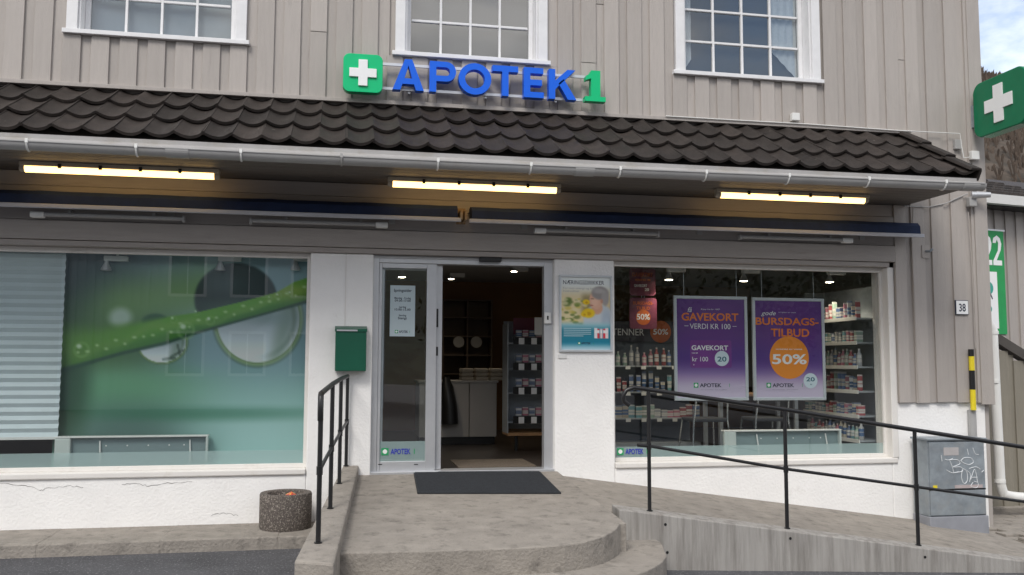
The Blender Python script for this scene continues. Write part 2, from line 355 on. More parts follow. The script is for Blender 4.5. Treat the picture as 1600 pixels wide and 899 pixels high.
# upper storey sheathing with board-on-board cladding
UZ1 = 6.3
uw = box('upper_wall', BX0, BX1-.02, .002, .2, 3.0, 4.21, CLAD, B)
box('wall_infill', 6.06, BX1-.08, .302, .34, .2, 2.99, CLAD, B)
WINS = [(F(98,47).x+.045, F(393,69).x-.045), (F(610,83).x+.045, F(860,101).x-.045), (F(1049,112).x+.03, F(1284,128).x-.045)]
ZW = 4.245
ex = [BX0] + [v_ for w_ in WINS for v_ in (w_[0]+.10, w_[1]-.10)] + [BX1-.02]
for i in range(0, len(ex), 2): box('wall_pier', ex[i], ex[i+1], .003, .2, 4.211, UZ1, CLAD, B)
for w_ in WINS: box('wall_head', w_[0]+.101, w_[1]-.101, .003, .2, 5.56, UZ1, CLAD, B)
pitch_b, ow = .255, .162
def board(x0, x1, y0, y1, z0, z1):
    if z1-z0 > 1.5 and random.random() < .12:          # butt joint in a long board
        zj = random.uniform(max(z0+.4, 3.9), min(z1-.3, 5.2)) if z0 > 3 else random.uniform(z0+.5, 4.6)
        box('board', x0, x1, y0, y1, z0, zj-.0025, CLAD, uw, bevel=.003); box('board', x0+.0015, x1+.0015, y0-.002, y1-.0005, zj+.0025, z1, CLAD, uw, bevel=.003); return
    box('board', x0, x1, y0, y1, z0, z1, CLAD, uw, bevel=.003)
x = BX0
while x < BX1-.16:
    for (a, b, y0, y1) in ((x+.0, x+ow, -.046-random.uniform(0,.003), -.0235), (x+ow-.025, x+pitch_b+.025, -.023, 0)):
        b = min(b, BX1-.14); mid = (a+b)/2
        if b-a < .03: continue
        z0 = ZL+.012 if mid < 6.27 else .665+random.uniform(-.006,.006)
        if 6.05 < mid < 6.27: z0 = ZL+.012
        win = [w_ for w_ in WINS if a < w_[1] and b > w_[0]]
        if win and win[0][0]-.02 < mid < win[0][1]+.02: board(a, b, y0, y1, z0, ZW-.045)
        elif win:
            wa, wb = win[0]; board(a, b, y0, y1, z0, ZW-.045)
            if mid < wa: board(a, min(b, wa), y0, y1, ZW-.045, UZ1)
            else: board(max(a, wb), b, y0, y1, ZW-.045, UZ1)
        else: board(a, b, y0, y1, z0, UZ1)
    x += pitch_b
# boards beneath the canopy at the right-hand end
for a, b, y0, y1 in ((6.065,6.20,-.046,0),(6.175,6.285,-.022,0)):
    box('board', a, b, y0, y1, .665, ZSO-.005 if b < 6.27 else 2.87, CLAD, uw, bevel=.003)
box('corner_board', BX1-.145, BX1+.02, -.062, -.047, .64, UZ1, CLAD, B, bevel=.003)
box('corner_board', BX1+.0, BX1+.022, -.046, .12, .64, UZ1, CLAD, B, bevel=.003)
# side, back and roof
mb = MB().box(BX1-.06, BX1-.001, .02, 8, -1.1, UZ1).box(BX0, BX0+.1, .35, 8, -.7, UZ1).box(BX0, BX1, 7.9, 8, -.7, UZ1).box(BX0+.1, BX1-.06, .36, 7.9, 2.75, 2.95)
obj('side_and_back_wall', mb, CLAD, B)
obj('main_roof', MB().hexa([(BX0-.3,-.5,UZ1),(BX1+.3,-.5,UZ1),(BX1+.3,8.5,UZ1),(BX0-.3,8.5,UZ1)], [(BX0-.3,3.6,UZ1+2.1),(BX1+.3,3.6,UZ1+2.1),(BX1+.3,4.4,UZ1+2.1),(BX0-.3,4.4,UZ1+2.1)]), TILE, B)
# upstairs windows
curt = mat('lace_curtain', (.62,.63,.64), .8, .1, 30)
room = mat('dark_room', (.05,.055,.06), .9, .1, 2)
for wi, (wa, wb) in enumerate(WINS):
    z0, z1 = ZW, 5.55
    W = box('window', wa-.03, wb+.03, -.085, -.02, ZW-.045, ZW-.002, WHITE, B, bevel=.004)          # the sill board is the body the rest hangs on
    for a, b in ((wa, wa+.1), (wb-.1, wb)): box('casing', a, b, -.068, .001, z0, z1, WHITE, W, bevel=.004)
    for a, b in ((wa+.1015, wa+.12), (wb-.12, wb-.1015)): box('reveal_board', a, b, -.04, .2, z0, z1, WHITE, W)
    box('reveal_board', wa+.1205, wb-.1205, -.03, .2, z0-.03, z0+.010, WHITE, W)
    fa, fb = wa+.122, wb-.122; zb = z0+.05
    box('sash_frame', fa, fb, .105, .155, z0+.012, z0+.055, WHITE, W, bevel=.003)
    for a, b in ((fa, fa+.045), (fb-.045, fb)): box('sash_frame', a, b, .105, .155, z0+.055, z1, WHITE, W, bevel=.003)
    n = 4; ga, gb = fa+.045, fb-.045; cw = (gb-ga)/n; ch = .36
    zz = [z0+.055, z0+.055+.345, z0+.055+.705, z1]
    for i in range(1, n): box('glazing_bar', ga+cw*i-.012, ga+cw*i+.012, .109, .151, z0+.055, z1, WHITE, W, bevel=.003)
    for j in (1, 2):
        for i in range(n): box('glazing_bar', ga+cw*i+.012, ga+cw*(i+1)-.012, .111, .149, zz[j]-.012, zz[j]+.012, WHITE, W, bevel=.003)
    for i in range(n):
        for j in range(3):
            t_ = random.uniform(-.0025,.0025); s_ = random.uniform(-.0025,.0025); a, b = ga+cw*i, ga+cw*(i+1)
            obj('pane', MB().add([(a,.133+t_,zz[j]),(b,.133-t_,zz[j]),(b,.133-t_+s_,zz[j+1]),(a,.133+t_+s_,zz[j+1])], [(0,1,2,3)]), GLASSUP, W)
    obj('room_behind', MB().add([(fa,.19,z0),(fb,.19,z0),(fb,.19,z1),(fa,.19,z1)], [(0,1,2,3)]), room if wi else mat('drawn_blind', (.33,.36,.38), .9, .05, 3), W)
    if wi == 2:
        for a, b, k in ((gb-.30, gb-.0, 1), (ga, ga+.10, 0)):
            mb = MB(); n_ = 16; vs = []
            for i in range(n_+1):
                u = i/n_; xx = a+(b-a)*u; yy = .165 + .006*math.sin(u*22)
                vs += [(xx, yy, z0+.06+(.5*(1-u) if k else .25*u)*.6), (xx, yy, z1)]
            mb.add(vs, [(2*i, 2*i+2, 2*i+3, 2*i+1) for i in range(n_)]); obj('lace_curtain', mb, curt, W)
# ledge above the canopy
box('ledge', BX0, 6.29, -.085, -.001, ZL-.03, ZL+.01, CLAD, B, bevel=.004)
# fascia boards between lintel and soffit
zf = [ZT, ZT+.055, 2.405, 2.60, 2.73, ZSO-.002]
for i in range(5):
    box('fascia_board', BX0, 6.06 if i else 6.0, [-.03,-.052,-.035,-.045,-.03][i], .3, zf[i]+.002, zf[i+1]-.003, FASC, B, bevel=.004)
# ---- canopy
GY = -1.16
ZG = F(800,259,GY-.05).z                       # gutter bead height
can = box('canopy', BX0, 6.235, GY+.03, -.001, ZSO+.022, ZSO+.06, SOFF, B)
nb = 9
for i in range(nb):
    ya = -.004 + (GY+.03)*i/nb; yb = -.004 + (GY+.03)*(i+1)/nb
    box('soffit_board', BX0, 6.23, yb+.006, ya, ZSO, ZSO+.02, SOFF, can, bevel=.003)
EZ = ZG + .105                                  # underside of tiles at the eave
RT = Vector((0,-.04,ZL-.075)); RE = Vector((0,GY-.005,EZ))
sl = (RE-RT); SLL = sl.length; sdn = sl.normalized(); nrm = Vector((0, sdn.z, -sdn.y))
if nrm.z < 0: nrm = -nrm
obj('roof_deck', MB().prism([(BX0,RT.y,RT.z-.045),(BX0,RE.y+.02,RE.z-.03),(BX0,RE.y+.02,ZSO+.062),(BX0,RT.y,ZSO+.062)], (6.24-BX0,0,0)), mat('canopy_end_paint',(.30,.275,.255),.7), can)
box('eave_board', BX0, 6.24, RE.y-.002, RE.y+.018, ZSO-.01, EZ-.012, mat('eave_flashing', (.36,.35,.345), .5, .1, 3, dirt=(.3,.28,.25), dscale=4), can)
obj('eave_flashing', MB().hexa([(BX0,RE.y+.03,EZ-.035),(6.24,RE.y+.03,EZ-.035),(6.24,GY-.095,ZG+.008),(BX0,GY-.095,ZG+.008)], [(BX0,RE.y+.03,EZ-.031),(6.24,RE.y+.03,EZ-.031),(6.24,GY-.097,ZG+.013),(BX0,GY-.097,ZG+.013)]), MATS['eave_flashing'], can)
# roof tiles: interlocking double-curved tiles, three courses
TW, TL_ = .238, SLL/3
def tile_mesh():
    n_ = 12; vs = []; prof = []
    for i in range(n_+1):
        u = i/n_; prof.append((u*TW*1.05, .043*(1-max(0,math.sin(math.pi*min(1,max(0,(u-.04)/.93))))**.85)-.018 + (.004 if u > .9 else 0)))
    for s_, lift in ((-.05, .0), (TL_*.5, .018), (TL_, .036)):
        for x_, h in prof: vs.append((x_, s_, h+lift))
        for x_, h in prof: vs.append((x_, s_, h+lift-.026))
    k = n_+1; fs = []
    for r in (0, 1):
        a, b = r*2*k, (r+1)*2*k
        for i in range(n_): fs += [(a+i,a+i+1,b+i+1,b+i), (a+k+i,b+k+i,b+k+i+1,a+k+i+1)]
        fs += [(a,b,b+k,a+k), (a+n_,a+k+n_,b+k+n_,b+n_)]
    a = 4*k
    for i in range(n_): fs += [(a+i,a+i+1,a+k+i+1,a+k+i), (i,k+i,k+i+1,i+1)]
    me = bpy.data.meshes.new('roof_tile'); me.from_pydata([Vector((x_,0,0)) + sdn*s_ + nrm*h for x_, s_, h in vs], [], fs); me.update()
    b2 = bmesh.new(); b2.from_mesh(me); bmesh.ops.recalc_face_normals(b2, faces=b2.faces); b2.to_mesh(me); b2.free()
    for p in me.polygons: p.use_smooth = True
    me.set_sharp_from_angle(angle=rad(50)); me.materials.append(TILE); return me
tm = tile_mesh(); ntile = int((6.22-BX0)/TW)
for r in range(3):
    for i in range(ntile):
        o = bpy.data.objects.new('roof_tile', tm); p = RT + sdn*(TL_*r) + nrm*(.022+random.uniform(-.002,.003))
        link(o, can, Vector((6.20-TW*(i+1)+random.uniform(-.003,.003), p.y, p.z)) + sdn*random.uniform(-.008,.008)); o.rotation_euler = (random.uniform(-.012,.012), random.uniform(-.016,.016), random.uniform(-.012,.012))
for r in range(3):
    a = RT + sdn*(TL_*r-.05) + nrm*.045; b = RT + sdn*(TL_*(r+1)+.012) + nrm*.075
    mb = MB().hexa([(6.13,a.y,a.z-.0),(6.27,a.y,a.z-.0),(6.27,b.y,b.z-.0),(6.13,b.y,b.z-.0)], [Vector((6.15,a.y,a.z))+nrm*.03,Vector((6.262,a.y,a.z))+nrm*.025,Vector((6.262,b.y,b.z))+nrm*.025,Vector((6.15,b.y,b.z))+nrm*.03])
    mb.hexa([Vector((6.245,a.y,a.z))-nrm*.11,Vector((6.272,a.y,a.z))-nrm*.11,Vector((6.272,b.y,b.z))-nrm*.11,Vector((6.245,b.y,b.z))-nrm*.11],[Vector((6.245,a.y,a.z))+nrm*.004,Vector((6.272,a.y,a.z))+nrm*.004,Vector((6.272,b.y,b.z))+nrm*.004,Vector((6.245,b.y,b.z))+nrm*.004])
    obj('verge_tile', mb, TILE, can, bevel=.008)
# gutter
gy, gr = GY-.085, .062
gsec = [(gr*math.cos(a), gr*math.sin(a)) for a in [math.pi + math.pi*k/12 for k in range(13)]]
sag = lambda x_: -.022*math.sin(math.pi*max(0,min(1,(x_+5.2)/11.4)))
gxs = [BX0 + (6.22-BX0)*i/24 for i in range(25)]
mb = MB(); vs = []
for x_ in gxs:
    for a, c in gsec: vs.append((x_, gy+a, ZG+c+sag(x_)+.012))
    for a, c in reversed(gsec): vs.append((x_, gy+a*.93, ZG+c*.93+sag(x_)+.012))
k = 26; fs = [(i*k+j, i*k+(j+1)%k, (i+1)*k+(j+1)%k, (i+1)*k+j) for i in range(24) for j in range(k)]
mb.add(vs, fs); mb.tube([(x_, gy-gr, ZG+.014+sag(x_)) for x_ in gxs], .009, 6); mb.tube([(x_, gy+gr, ZG+.014+sag(x_)) for x_ in gxs], .006, 6)
gut = obj('gutter', mb, GUT, B, smooth=True)
obj('gutter_end_cap', MB().prism([(6.218, gy+a*1.06, ZG+.014+c*1.06+sag(6.2)) for a, c in gsec], (.02,0,0)), GUT, gut)
x_ = -5.0
while x_ < 6.2:
    obj('gutter_bracket', MB().tube([(x_, gy+a*1.07, ZG+.012+c*1.07+sag(x_)) for a, c in gsec], .008, 5).box(x_-.011, x_+.011, gy-gr-.012, gy-gr+.004, ZG+sag(x_)+.0, ZG+sag(x_)+.036), PLW if int(x_*7)%3 else GUT, gut); x_ += .83
for xx in (F(278,240,gy).x, F(912,268,gy).x, 6.08):
    obj('gutter_joint', MB().tube([(xx-.09, gy, ZG+.012+sag(xx)), (xx+.09, gy, ZG+.012+sag(xx))], .0, 6).prism([(xx-.09, gy+a*1.10, ZG+.012+c*1.10+sag(xx)) for a, c in gsec], (.18,0,0)), GUT, gut)

# ---- shop windows (panes set back in the plaster)
def shopwin(x0, x1, name):
    W = obj(name, MB().box(x0, x1, .085, .14, ZS-.012, ZS+.028).box(x0, x1, .085, .14, ZT-.05, ZT).box(x1-.035, x1, .085, .14, ZS+.028, ZT-.05).box(x0, x0+.03, .085, .14, ZS+.028, ZT-.05), SMOOTH, B, bevel=.004)
    quad('pane', x0+.02, x1-.03, .112, ZS+.02, ZT-.045, GLASS, W); return W
WL = shopwin(BX0, WLX, 'shop_window'); WR = shopwin(WRX0, WRX1, 'shop_window')
zfilm = F(700,697,.116).z
quad('frosted_strip', BX0+.04, WLX-.03, .116, ZS+.022, F(250,706,.116).z, FILM, WL)
quad('frosted_strip', WRX0+.03, WRX1-.035, .116, ZS+.022, F(1200,695,.116).z, FILM, WR)
p = F(988,705,.106)
logo(p.x, .1085, p.z-.03, .052, WR, TXTB, .33)
# ---- door
D_ = thing('sliding_door', (1.2,.1,0), None, None, parent=B)
fy0, fy1 = .07, .17
for nm, a in (('door_frame', (DX0, DX0+.06, fy0, fy1, 0, ZT)), ('door_frame', (DX1-.095, DX1, fy0, fy1, 0, ZT)), ('header', (DX0+.06, DX1-.095, fy0, fy1+.05, ZT-.075, ZT)),
              ('header', (DX0-.0, DX1, fy0-.018, fy0-.001, ZT-.028, ZT-.002))):
    box(nm, *a, ALU, D_, bevel=.004)
fxa, fxb = F(590,560,.1).x, F(681,560,.1).x
st = .052
for nm, a in (('fixed_stile', (DX0+.062, fxa+.002+st*.6, fy0+.012, fy0+.055, .0, ZT-.077)), ('fixed_stile', (fxb-.10, fxb, fy0+.012, fy0+.055, .0, ZT-.077)),
              ('fixed_rail', (fxa+.035, fxb-.10, fy0+.014, fy0+.053, .0, .105)), ('fixed_rail', (fxa+.035, fxb-.10, fy0+.014, fy0+.053, ZT-.125, ZT-.077))):
    box(nm, *a, ALU, D_, bevel=.003)
quad('pane', fxa+.03, fxb-.09, fy0+.033, .10, ZT-.12, GLASS, D_)
lx = F(690,560,.15).x
for a in ((fxb-.05, lx, .135, .168, .015, ZT-.08), (fxa-.0, fxa+.06, .135, .168, .015, ZT-.08), (fxa+.06, fxb-.05, .137, .166, .015, .09), (fxa+.06, fxb-.05, .137, .166, ZT-.14, ZT-.08)):
    box('sliding_leaf', *a, ALU, D_, bevel=.003)
quad('pane', fxa+.05, fxb-.04, .151, .08, ZT-.13, GLASS, D_)
hx = F(682,495,.06).x
for za, zb in ((F(682,511,.06).z, F(682,482,.06).z), (F(682,556,.06).z, F(682,542,.06).z)):
    box('handle', hx-.006, hx+.026, .118, .134, za, zb, DARK, D_, bevel=.004)
a, b = F(749,409,.04), F(783,398,.04)
box('motion_sensor', a.x, b.x, .0, .068, a.z, b.z, DARK, D_, bevel=.006)
p = F(855,497,.06); box('key_switch', p.x-.035, p.x+.035, .035, .068, p.z-.06, p.z+.055, PLW, D_, bevel=.005); box('key_hole', p.x-.008, p.x+.008, .03, .034, p.z-.02, p.z+.02, DARK, D_)
box('threshold', DX0, DX1, .0, .22, -.02, .012, ALU, B, bevel=.004)
for px in (594, 650): p = F(px,726,.08); box('drain_slot', p.x-.02, p.x+.02, .0805, .0815, p.z-.004, p.z+.004, DARK, D_)
p0, p1 = F(610,446,.102), F(648,526,.102)
nt_ = quad('opening_hours_notice', p0.x, p1.x, .1015, p1.z, p0.z, mat('pale_notice', (.46,.55,.58), .6, .03, 3), D_)
xm = (p0.x+p1.x)/2; hh = p0.z-p1.z
for s_, f_, hgt, wd in (('åpningstider',.125,.030,.18),('Mandag - Fredag',.265,.018,.165),('09.00-17.00',.32,.022,.16),('Lørdag',.44,.018,.07),('10.00-15.00',.495,.022,.16),('Søndag',.605,.018,.075),('Stengt',.665,.024,.09)):
    text(s_, xm, .1005, p0.z-hh*f_, hgt, TXTD, nt_, width=wd, bold=.012)
logo(xm, .1008, p1.z+.035, .024, nt_, TXTD, .15)
p = F(622,705,.098); logo(p.x, .0995, p.z-.03, .052, D_, TXTB, .33)
zq = F(620,690,.1).z; quad('frosted_strip', fxa+.035, fxb-.095, .1045, .10, zq, FILM, D_)

# ================================================================ SIGNS ON THE FACADE
SY = -.16
sg = thing('facade_sign', F(740,170,SY), 'blue channel letter sign with green cross tile and green numeral above the canopy', 'sign')
def poly_part(name, polys, d, material, y):
    mb = MB()
    for P in polys: mb.prism([(a, y, b) for a, b in P], (0, d, 0))
    return obj(name, mb, material, sg, bevel=.004)
def rrect(x0, x1, z0, z1, r, bulge=.0, n=7):
    pts = []
    for cx_, cz_, a0 in ((x1-r, z1-r, 0), (x0+r, z1-r, 90), (x0+r, z0+r, 180), (x1-r, z0+r, 270)):
        for k in range(n+1): a = rad(a0+90*k/n); pts.append((cx_+r*math.cos(a), cz_+r*math.sin(a)))
    mx_, mz_ = (x0+x1)/2, (z0+z1)/2; hx_, hz_ = (x1-x0)/2, (z1-z0)/2
    return [(mx_+(a-mx_)*(1+bulge*(1-((b-mz_)/hz_)**2)), mz_+(b-mz_)*(1+bulge*(1-((a-mx_)/hx_)**2))) for a, b in pts]
a, b = F(536,145,SY-.08), F(598,84,SY-.08)
cx_, cz_ = (a.x+b.x)/2, (a.z+b.z)/2; hw = (b.x-a.x)/2
poly_part('cross_tile', [rrect(cx_-hw, cx_+hw, cz_-hw, cz_+hw, hw*.30, .035)], .09, GREEN, SY-.08)
cr_, ct = hw*.70, hw*.235
poly_part('cross', [[(cx_-ct,cz_-cr_),(cx_+ct,cz_-cr_),(cx_+ct,cz_-ct),(cx_+cr_,cz_-ct),(cx_+cr_,cz_+ct),(cx_+ct,cz_+ct),(cx_+ct,cz_+cr_),(cx_-ct,cz_+cr_),(cx_-ct,cz_+ct),(cx_-cr_,cz_+ct),(cx_-cr_,cz_-ct),(cx_-ct,cz_-ct)]], .02, CROSS, SY-.098)
for pa, pb in (((598,100),(915,120)), ((598,138),(915,158))):
    a, b = F(*pa,SY+.035), F(*pb,SY+.035); box('mounting_rail', a.x, b.x, SY+.03, SY+.05, a.z-.014, a.z+.014, ALU, sg)
for px in (566, 640, 760, 870):
    p = F(px,128,SY); 
    for dz in (-.12,.14): box('rail_bracket', p.x-.012, p.x+.012, SY+.05, -.0465, cz_+dz-.02, cz_+dz+.012, ALU, sg)
LH = .315; lz = F(700,145,SY).z-.015
def letter(ch, pa, pb):
    x0, x1 = F(pa,140,SY-.03).x, F(pb,140,SY-.03).x; W_ = x1-x0; t = .066; z0, z1 = lz, lz+LH; P = []
    if ch == 'A':
        m_ = (x0+x1)/2; h_ = .036; f_ = lambda z: (z-z0)/LH; xo = lambda z: x0+(m_-h_-x0)*f_(z); xi = lambda z: x0+.078+(m_+.004-x0-.078)*f_(z)/.80
        za, zb_, zi = z0+.062, z0+.12, z0+LH*.80; mir = lambda P_: [(2*m_-p_, q_) for p_, q_ in P_]
        leg_ = [(x0,z0),(x0+.078,z0),(xi(za),za),(xi(zb_),zb_),(m_,zi),(m_,z1),(m_-h_,z1)]
        P = [leg_, mir(leg_), [(xi(za),za),(2*m_-xi(za),za),(2*m_-xi(zb_),zb_),(xi(zb_),zb_)]]
    elif ch == 'T': P = [[(x0,z1-.062),(x1,z1-.062),(x1,z1),(x0,z1)], [((x0+x1)/2-t/2,z0),((x0+x1)/2+t/2,z0),((x0+x1)/2+t/2,z1-.062),((x0+x1)/2-t/2,z1-.062)]]
    elif ch == 'E': P = [[(x0,z0),(x0+t,z0),(x0+t,z1),(x0,z1)]] + [[(x0+t,a_),(x1-e,a_),(x1-e,a_+.06),(x0+t,a_+.06)] for a_, e in ((z0,0),(z0+LH/2-.028,.02),(z1-.06,.005))]
    elif ch == 'K': P = [[(x0,z0),(x0+t,z0),(x0+t,z1),(x0,z1)], [(x0+t,z0+.10),(x0+t+.045,z0+.15),(x1-.005,z1),(x1-.09,z1),(x0+t,z0+.195)], [(x0+t+.035,z0+.165),(x1-.085,z0),(x1+.005,z0),(x0+t+.09,z0+.215)]]
    elif ch in 'OP':
        n = 28
        if ch == 'O': c_, rx, rz_ = ((x0+x1)/2, (z0+z1)/2), W_/2, LH/2+.006; rng = [(2*math.pi*k/n, 2*math.pi*(k+1)/n) for k in range(n)]; ri = (rx-t, rz_-t)
        else:
            rz_ = .102; rx = rz_; c_ = (x1-rx, z1-rz_); rng = [(-math.pi/2+math.pi*k/n, -math.pi/2+math.pi*(k+1)/n) for k in range(n)]; ri = (rx-.062, rz_-.058)
            P = [[(x0,z0),(x0+t,z0),(x0+t,z1),(x0,z1)], [(x0+t,z1-.058),(c_[0],z1-.058),(c_[0],z1),(x0+t,z1)], [(x0+t,z1-2*rz_),(c_[0],z1-2*rz_),(c_[0],z1-2*rz_+.058),(x0+t,z1-2*rz_+.058)]]
        e = lambda a_, r_: (c_[0]+r_[0]*math.cos(a_), c_[1]+r_[1]*math.sin(a_))
        P += [[e(a_,ri), e(a_,(rx,rz_)), e(b2,(rx,rz_)), e(b2,ri)] for a_, b2 in rng]
    mb = MB()
    for q_ in P: mb.prism([(a_, SY-.055, b2) for a_, b2 in q_], (0,.085,0))
    obj('letter', mb, BLUE, sg)
for ch, a, b in (('A',613,662),('P',671,712),('O',716,767),('T',769,809),('E',818,849),('K',857,899)): letter(ch, a, b)
x0, x1 = F(912,150,SY).x, F(944,150,SY).x; xm = (x0+x1)/2+.005; z0 = lz; z1 = lz+LH+.012
mb = MB()
for q_ in ([(x0,z0),(x1,z0),(x1,z0+.05),(x0,z0+.05)], [(xm-.05,z0+.05),(xm+.05,z0+.05),(xm+.05,z1),(xm-.05,z1)], [(x0+.01,z1-.105),(xm-.05,z1-.085),(xm-.05,z1),(xm-.065,z1-.04),(x0+.01,z1-.06)]):
    mb.prism([(a_, SY-.055, b2) for a_, b2 in q_], (0,.085,0))
obj('numeral', mb, GREEN, sg)
# projecting light box at the corner, seen from its left face
PX = 7.06
ps = thing('projecting_sign', (PX, -.2, F(1520,195,-.2).z), 'green light box with white cross projecting from the building corner', 'sign')
fa, fb = FX(1521,165,PX), FX(1603,160,PX)
ya, yb = fa.y, fb.y
zc = FX(1557,162,PX).z; hz = .30; hy = abs(ya-yb)/2; yc = (ya+yb)/2; pass
rr = rrect(yc-hy, yc+hy, zc-hz*1.02, zc+hz*1.02, hz*.34, .05)
obj('light_box', MB().prism([(PX, a_, b2) for a_, b2 in rr], (.16,0,0)), DGREEN, ps, bevel=.012)
cr_, ct = hz*.70, hz*.235
def crossp(yc, zc, r, t): return [(yc-t,zc-r),(yc+t,zc-r),(yc+t,zc-t),(yc+r,zc-t),(yc+r,zc+t),(yc+t,zc+t),(yc+t,zc+r),(yc-t,zc+r),(yc-t,zc+t),(yc-r,zc+t),(yc-r,zc-t),(yc-t,zc-t)]
obj('cross', MB().prism([(PX-.012, a_, b2) for a_, b2 in crossp(yc, zc, cr_, ct)], (.0115,0,0)), CROSS, ps)
obj('cross', MB().prism([(PX+.161, a_, b2) for a_, b2 in crossp(yc, zc, cr_, ct)], (.0115,0,0)), CROSS, ps)
box('mounting_plate', PX+.02, PX+.12, max(ya,yb)-.03, -.0475, zc-.16, zc+.10, GALV, ps)
# house number
a, b = F(1494.5,491,-.066), F(1512,470.5,-.066)
hp = thing('house_number_plate', ((a.x+b.x)/2,-.066,a.z), 'small white enamel plate reading 38 on the grey cladding', 'sign')
box('plate_edge', a.x-.008, b.x+.008, -.066, -.0495, a.z-.008, b.z+.008, TXTD, hp, bevel=.004); box('plate', a.x, b.x, -.070, -.0665, a.z, b.z, CROSS, hp, bevel=.002)
text('38', (a.x+b.x)/2, -.0712, a.z+.032, .085, TXTD, hp, width=.085, bold=.02)

# ================================================================ LIGHTS, AWNINGS UNDER THE CANOPY
for (pa, pb, lab) in (((32,262),(343,274),'left of the three lit warm fluorescent lights under the canopy soffit'), ((606,286),(876,296),'middle of the three lit warm fluorescent lights under the canopy soffit'), ((1116,304),(1358,312),'right of the three lit warm fluorescent lights under the canopy soffit')):
    zl = ZSO-.055; a, b = PL(*pa,0,0,zl), PL(*pb,0,0,zl); y = (a.y+b.y)/2
    T = thing('fluorescent_light', ((a.x+b.x)/2, y, zl-.05), lab, 'light', 'lit lights under the canopy')
    box('base_tray', a.x, b.x, y-.05, y+.05, ZSO-.045, ZSO-.001, CLEAR, T, bevel=.01)
    mb = MB(); n = 10
    obj('diffuser', MB().tube([(a.x+.035,y,ZSO-.058),(b.x-.035,y,ZSO-.058)], .040, 16), LAMPM, T, smooth=True)
    for s_, xx in ((1, a.x), (-1, b.x)): obj('end_cap', MB().tube([(xx,y,ZSO-.055),(xx+s_*.02,y,ZSO-.058),(xx+s_*.045,y,ZSO-.058)], [.03,.042,.0425], 14), CLEAR, T, smooth=True)
    for k in range(1, 5): xx = a.x+(b.x-a.x)*k/5; box('clip', xx-.014, xx+.014, y-.062, y-.046, ZSO-.06, ZSO-.02, DARK, T)
for (px0, py0, px1, py1, lab) in ((-260,313,720,343,'long folded navy awning left of the rusty centre bracket'), (733,346,1443,369,'folded navy awning with pale front bar right of the centre bracket')):
    yb_ = -.27; a, b = F(px0,py0,yb_), F(px1,py1,yb_); zb = (a.z+b.z)/2
    A = thing('folded_awning', ((a.x+b.x)/2, -.15, zb), lab, 'awning', 'awnings folded under the canopy')
    n = 30; vs = []
    for i in range(n+1):
        xx = a.x+.03+(b.x-a.x-.06)*i/n; wv = .0015*math.sin(i*2.3)+.001*math.sin(i*5.1)
        prof = [(-.055,zb+.05),(-.055,zb+.15),(-.13,zb+.165+wv),(-.22,zb+.15+wv*1.5),(-.262,zb+.11+wv),(-.268,zb+.015),(-.15,zb+.01)]
        vs += [(xx, yy, zz_) for yy, zz_ in prof]
    k = 7; fs = [(i*k+j, i*k+(j+1)%k, (i+1)*k+(j+1)%k, (i+1)*k+j) for i in range(n) for j in range(k)] + [tuple(range(k)), tuple(range(n*k, n*k+k))]
    obj('fabric', MB().add(vs, fs), NAVY, A, smooth=True)
    box('front_bar', a.x, b.x, yb_-.02, yb_+.012, zb-.016, zb+.022, mat('awning_bar_aluminium', (.52,.53,.58), .4, .05, 5), A, bevel=.005)
    for t in (.12,.5,.88): xx = a.x+(b.x-a.x)*t; box('wall_bracket', xx-.03, xx+.03, -.06, -.046, zb-.03, zb+.14, GUT, A)
p = F(723,338,-.2); zb = p.z
br = thing('awning_bracket', (p.x,-.2,zb-.06), 'rusty metal awning bracket between the two folded awnings', 'bracket')
RUST = mat('rusty_galvanised', (.30,.20,.11), .6, .4, 14, .3, 40, metal=.3, dirt=(.5,.46,.36), dscale=9)
box('wall_plate', p.x-.045, p.x+.045, -.065, -.0455, zb-.06, zb+.10, RUST, br); 
for s_ in (-1,1): box('bracket_arm', p.x+s_*.022-.012, p.x+s_*.022+.012, -.29, -.065, zb-.05, zb+.05, RUST, br, bevel=.004)
for i, (pa, pb, flip, lab) in enumerate((((48,332),(287,345),0,'unlit white strip light under the awning, leftmost'), ((392,345),(606,352),1,'unlit white strip light left of the door'), ((835,358),(1028,368),0,'unlit white strip light above the framed poster pillar'), ((1156,370),(1331,376),1,'unlit white strip light under the awning, rightmost'))):
    y = -.13; a, b = F(*pa,y), F(*pb,y); z = (a.z+b.z)/2
    T = thing('strip_light', ((a.x+b.x)/2,y,z-.03), lab, 'light', 'unlit strip lights under the awnings')
    box('lamp_body', a.x, b.x, y-.022, y+.022, z-.018, z+.02, GUT, T, bevel=.008)
    e0, e1 = (a.x, a.x+.12) if not flip else (b.x-.12, b.x)
    box('end_socket', e0, e1, y-.034, y+.034, z-.032, z+.024, PLW, T, bevel=.01)
    e2 = b.x if not flip else a.x; box('end_clip', e2-.012, e2+.012, y-.03, y+.03, z-.034, z+.026, GUT, T, bevel=.004)
    for t in (.25,.8): xx = a.x+(b.x-a.x)*t; box('hanger', xx-.012, xx+.012, y-.02, -.036, z+.02, z+.045, GUT, T)

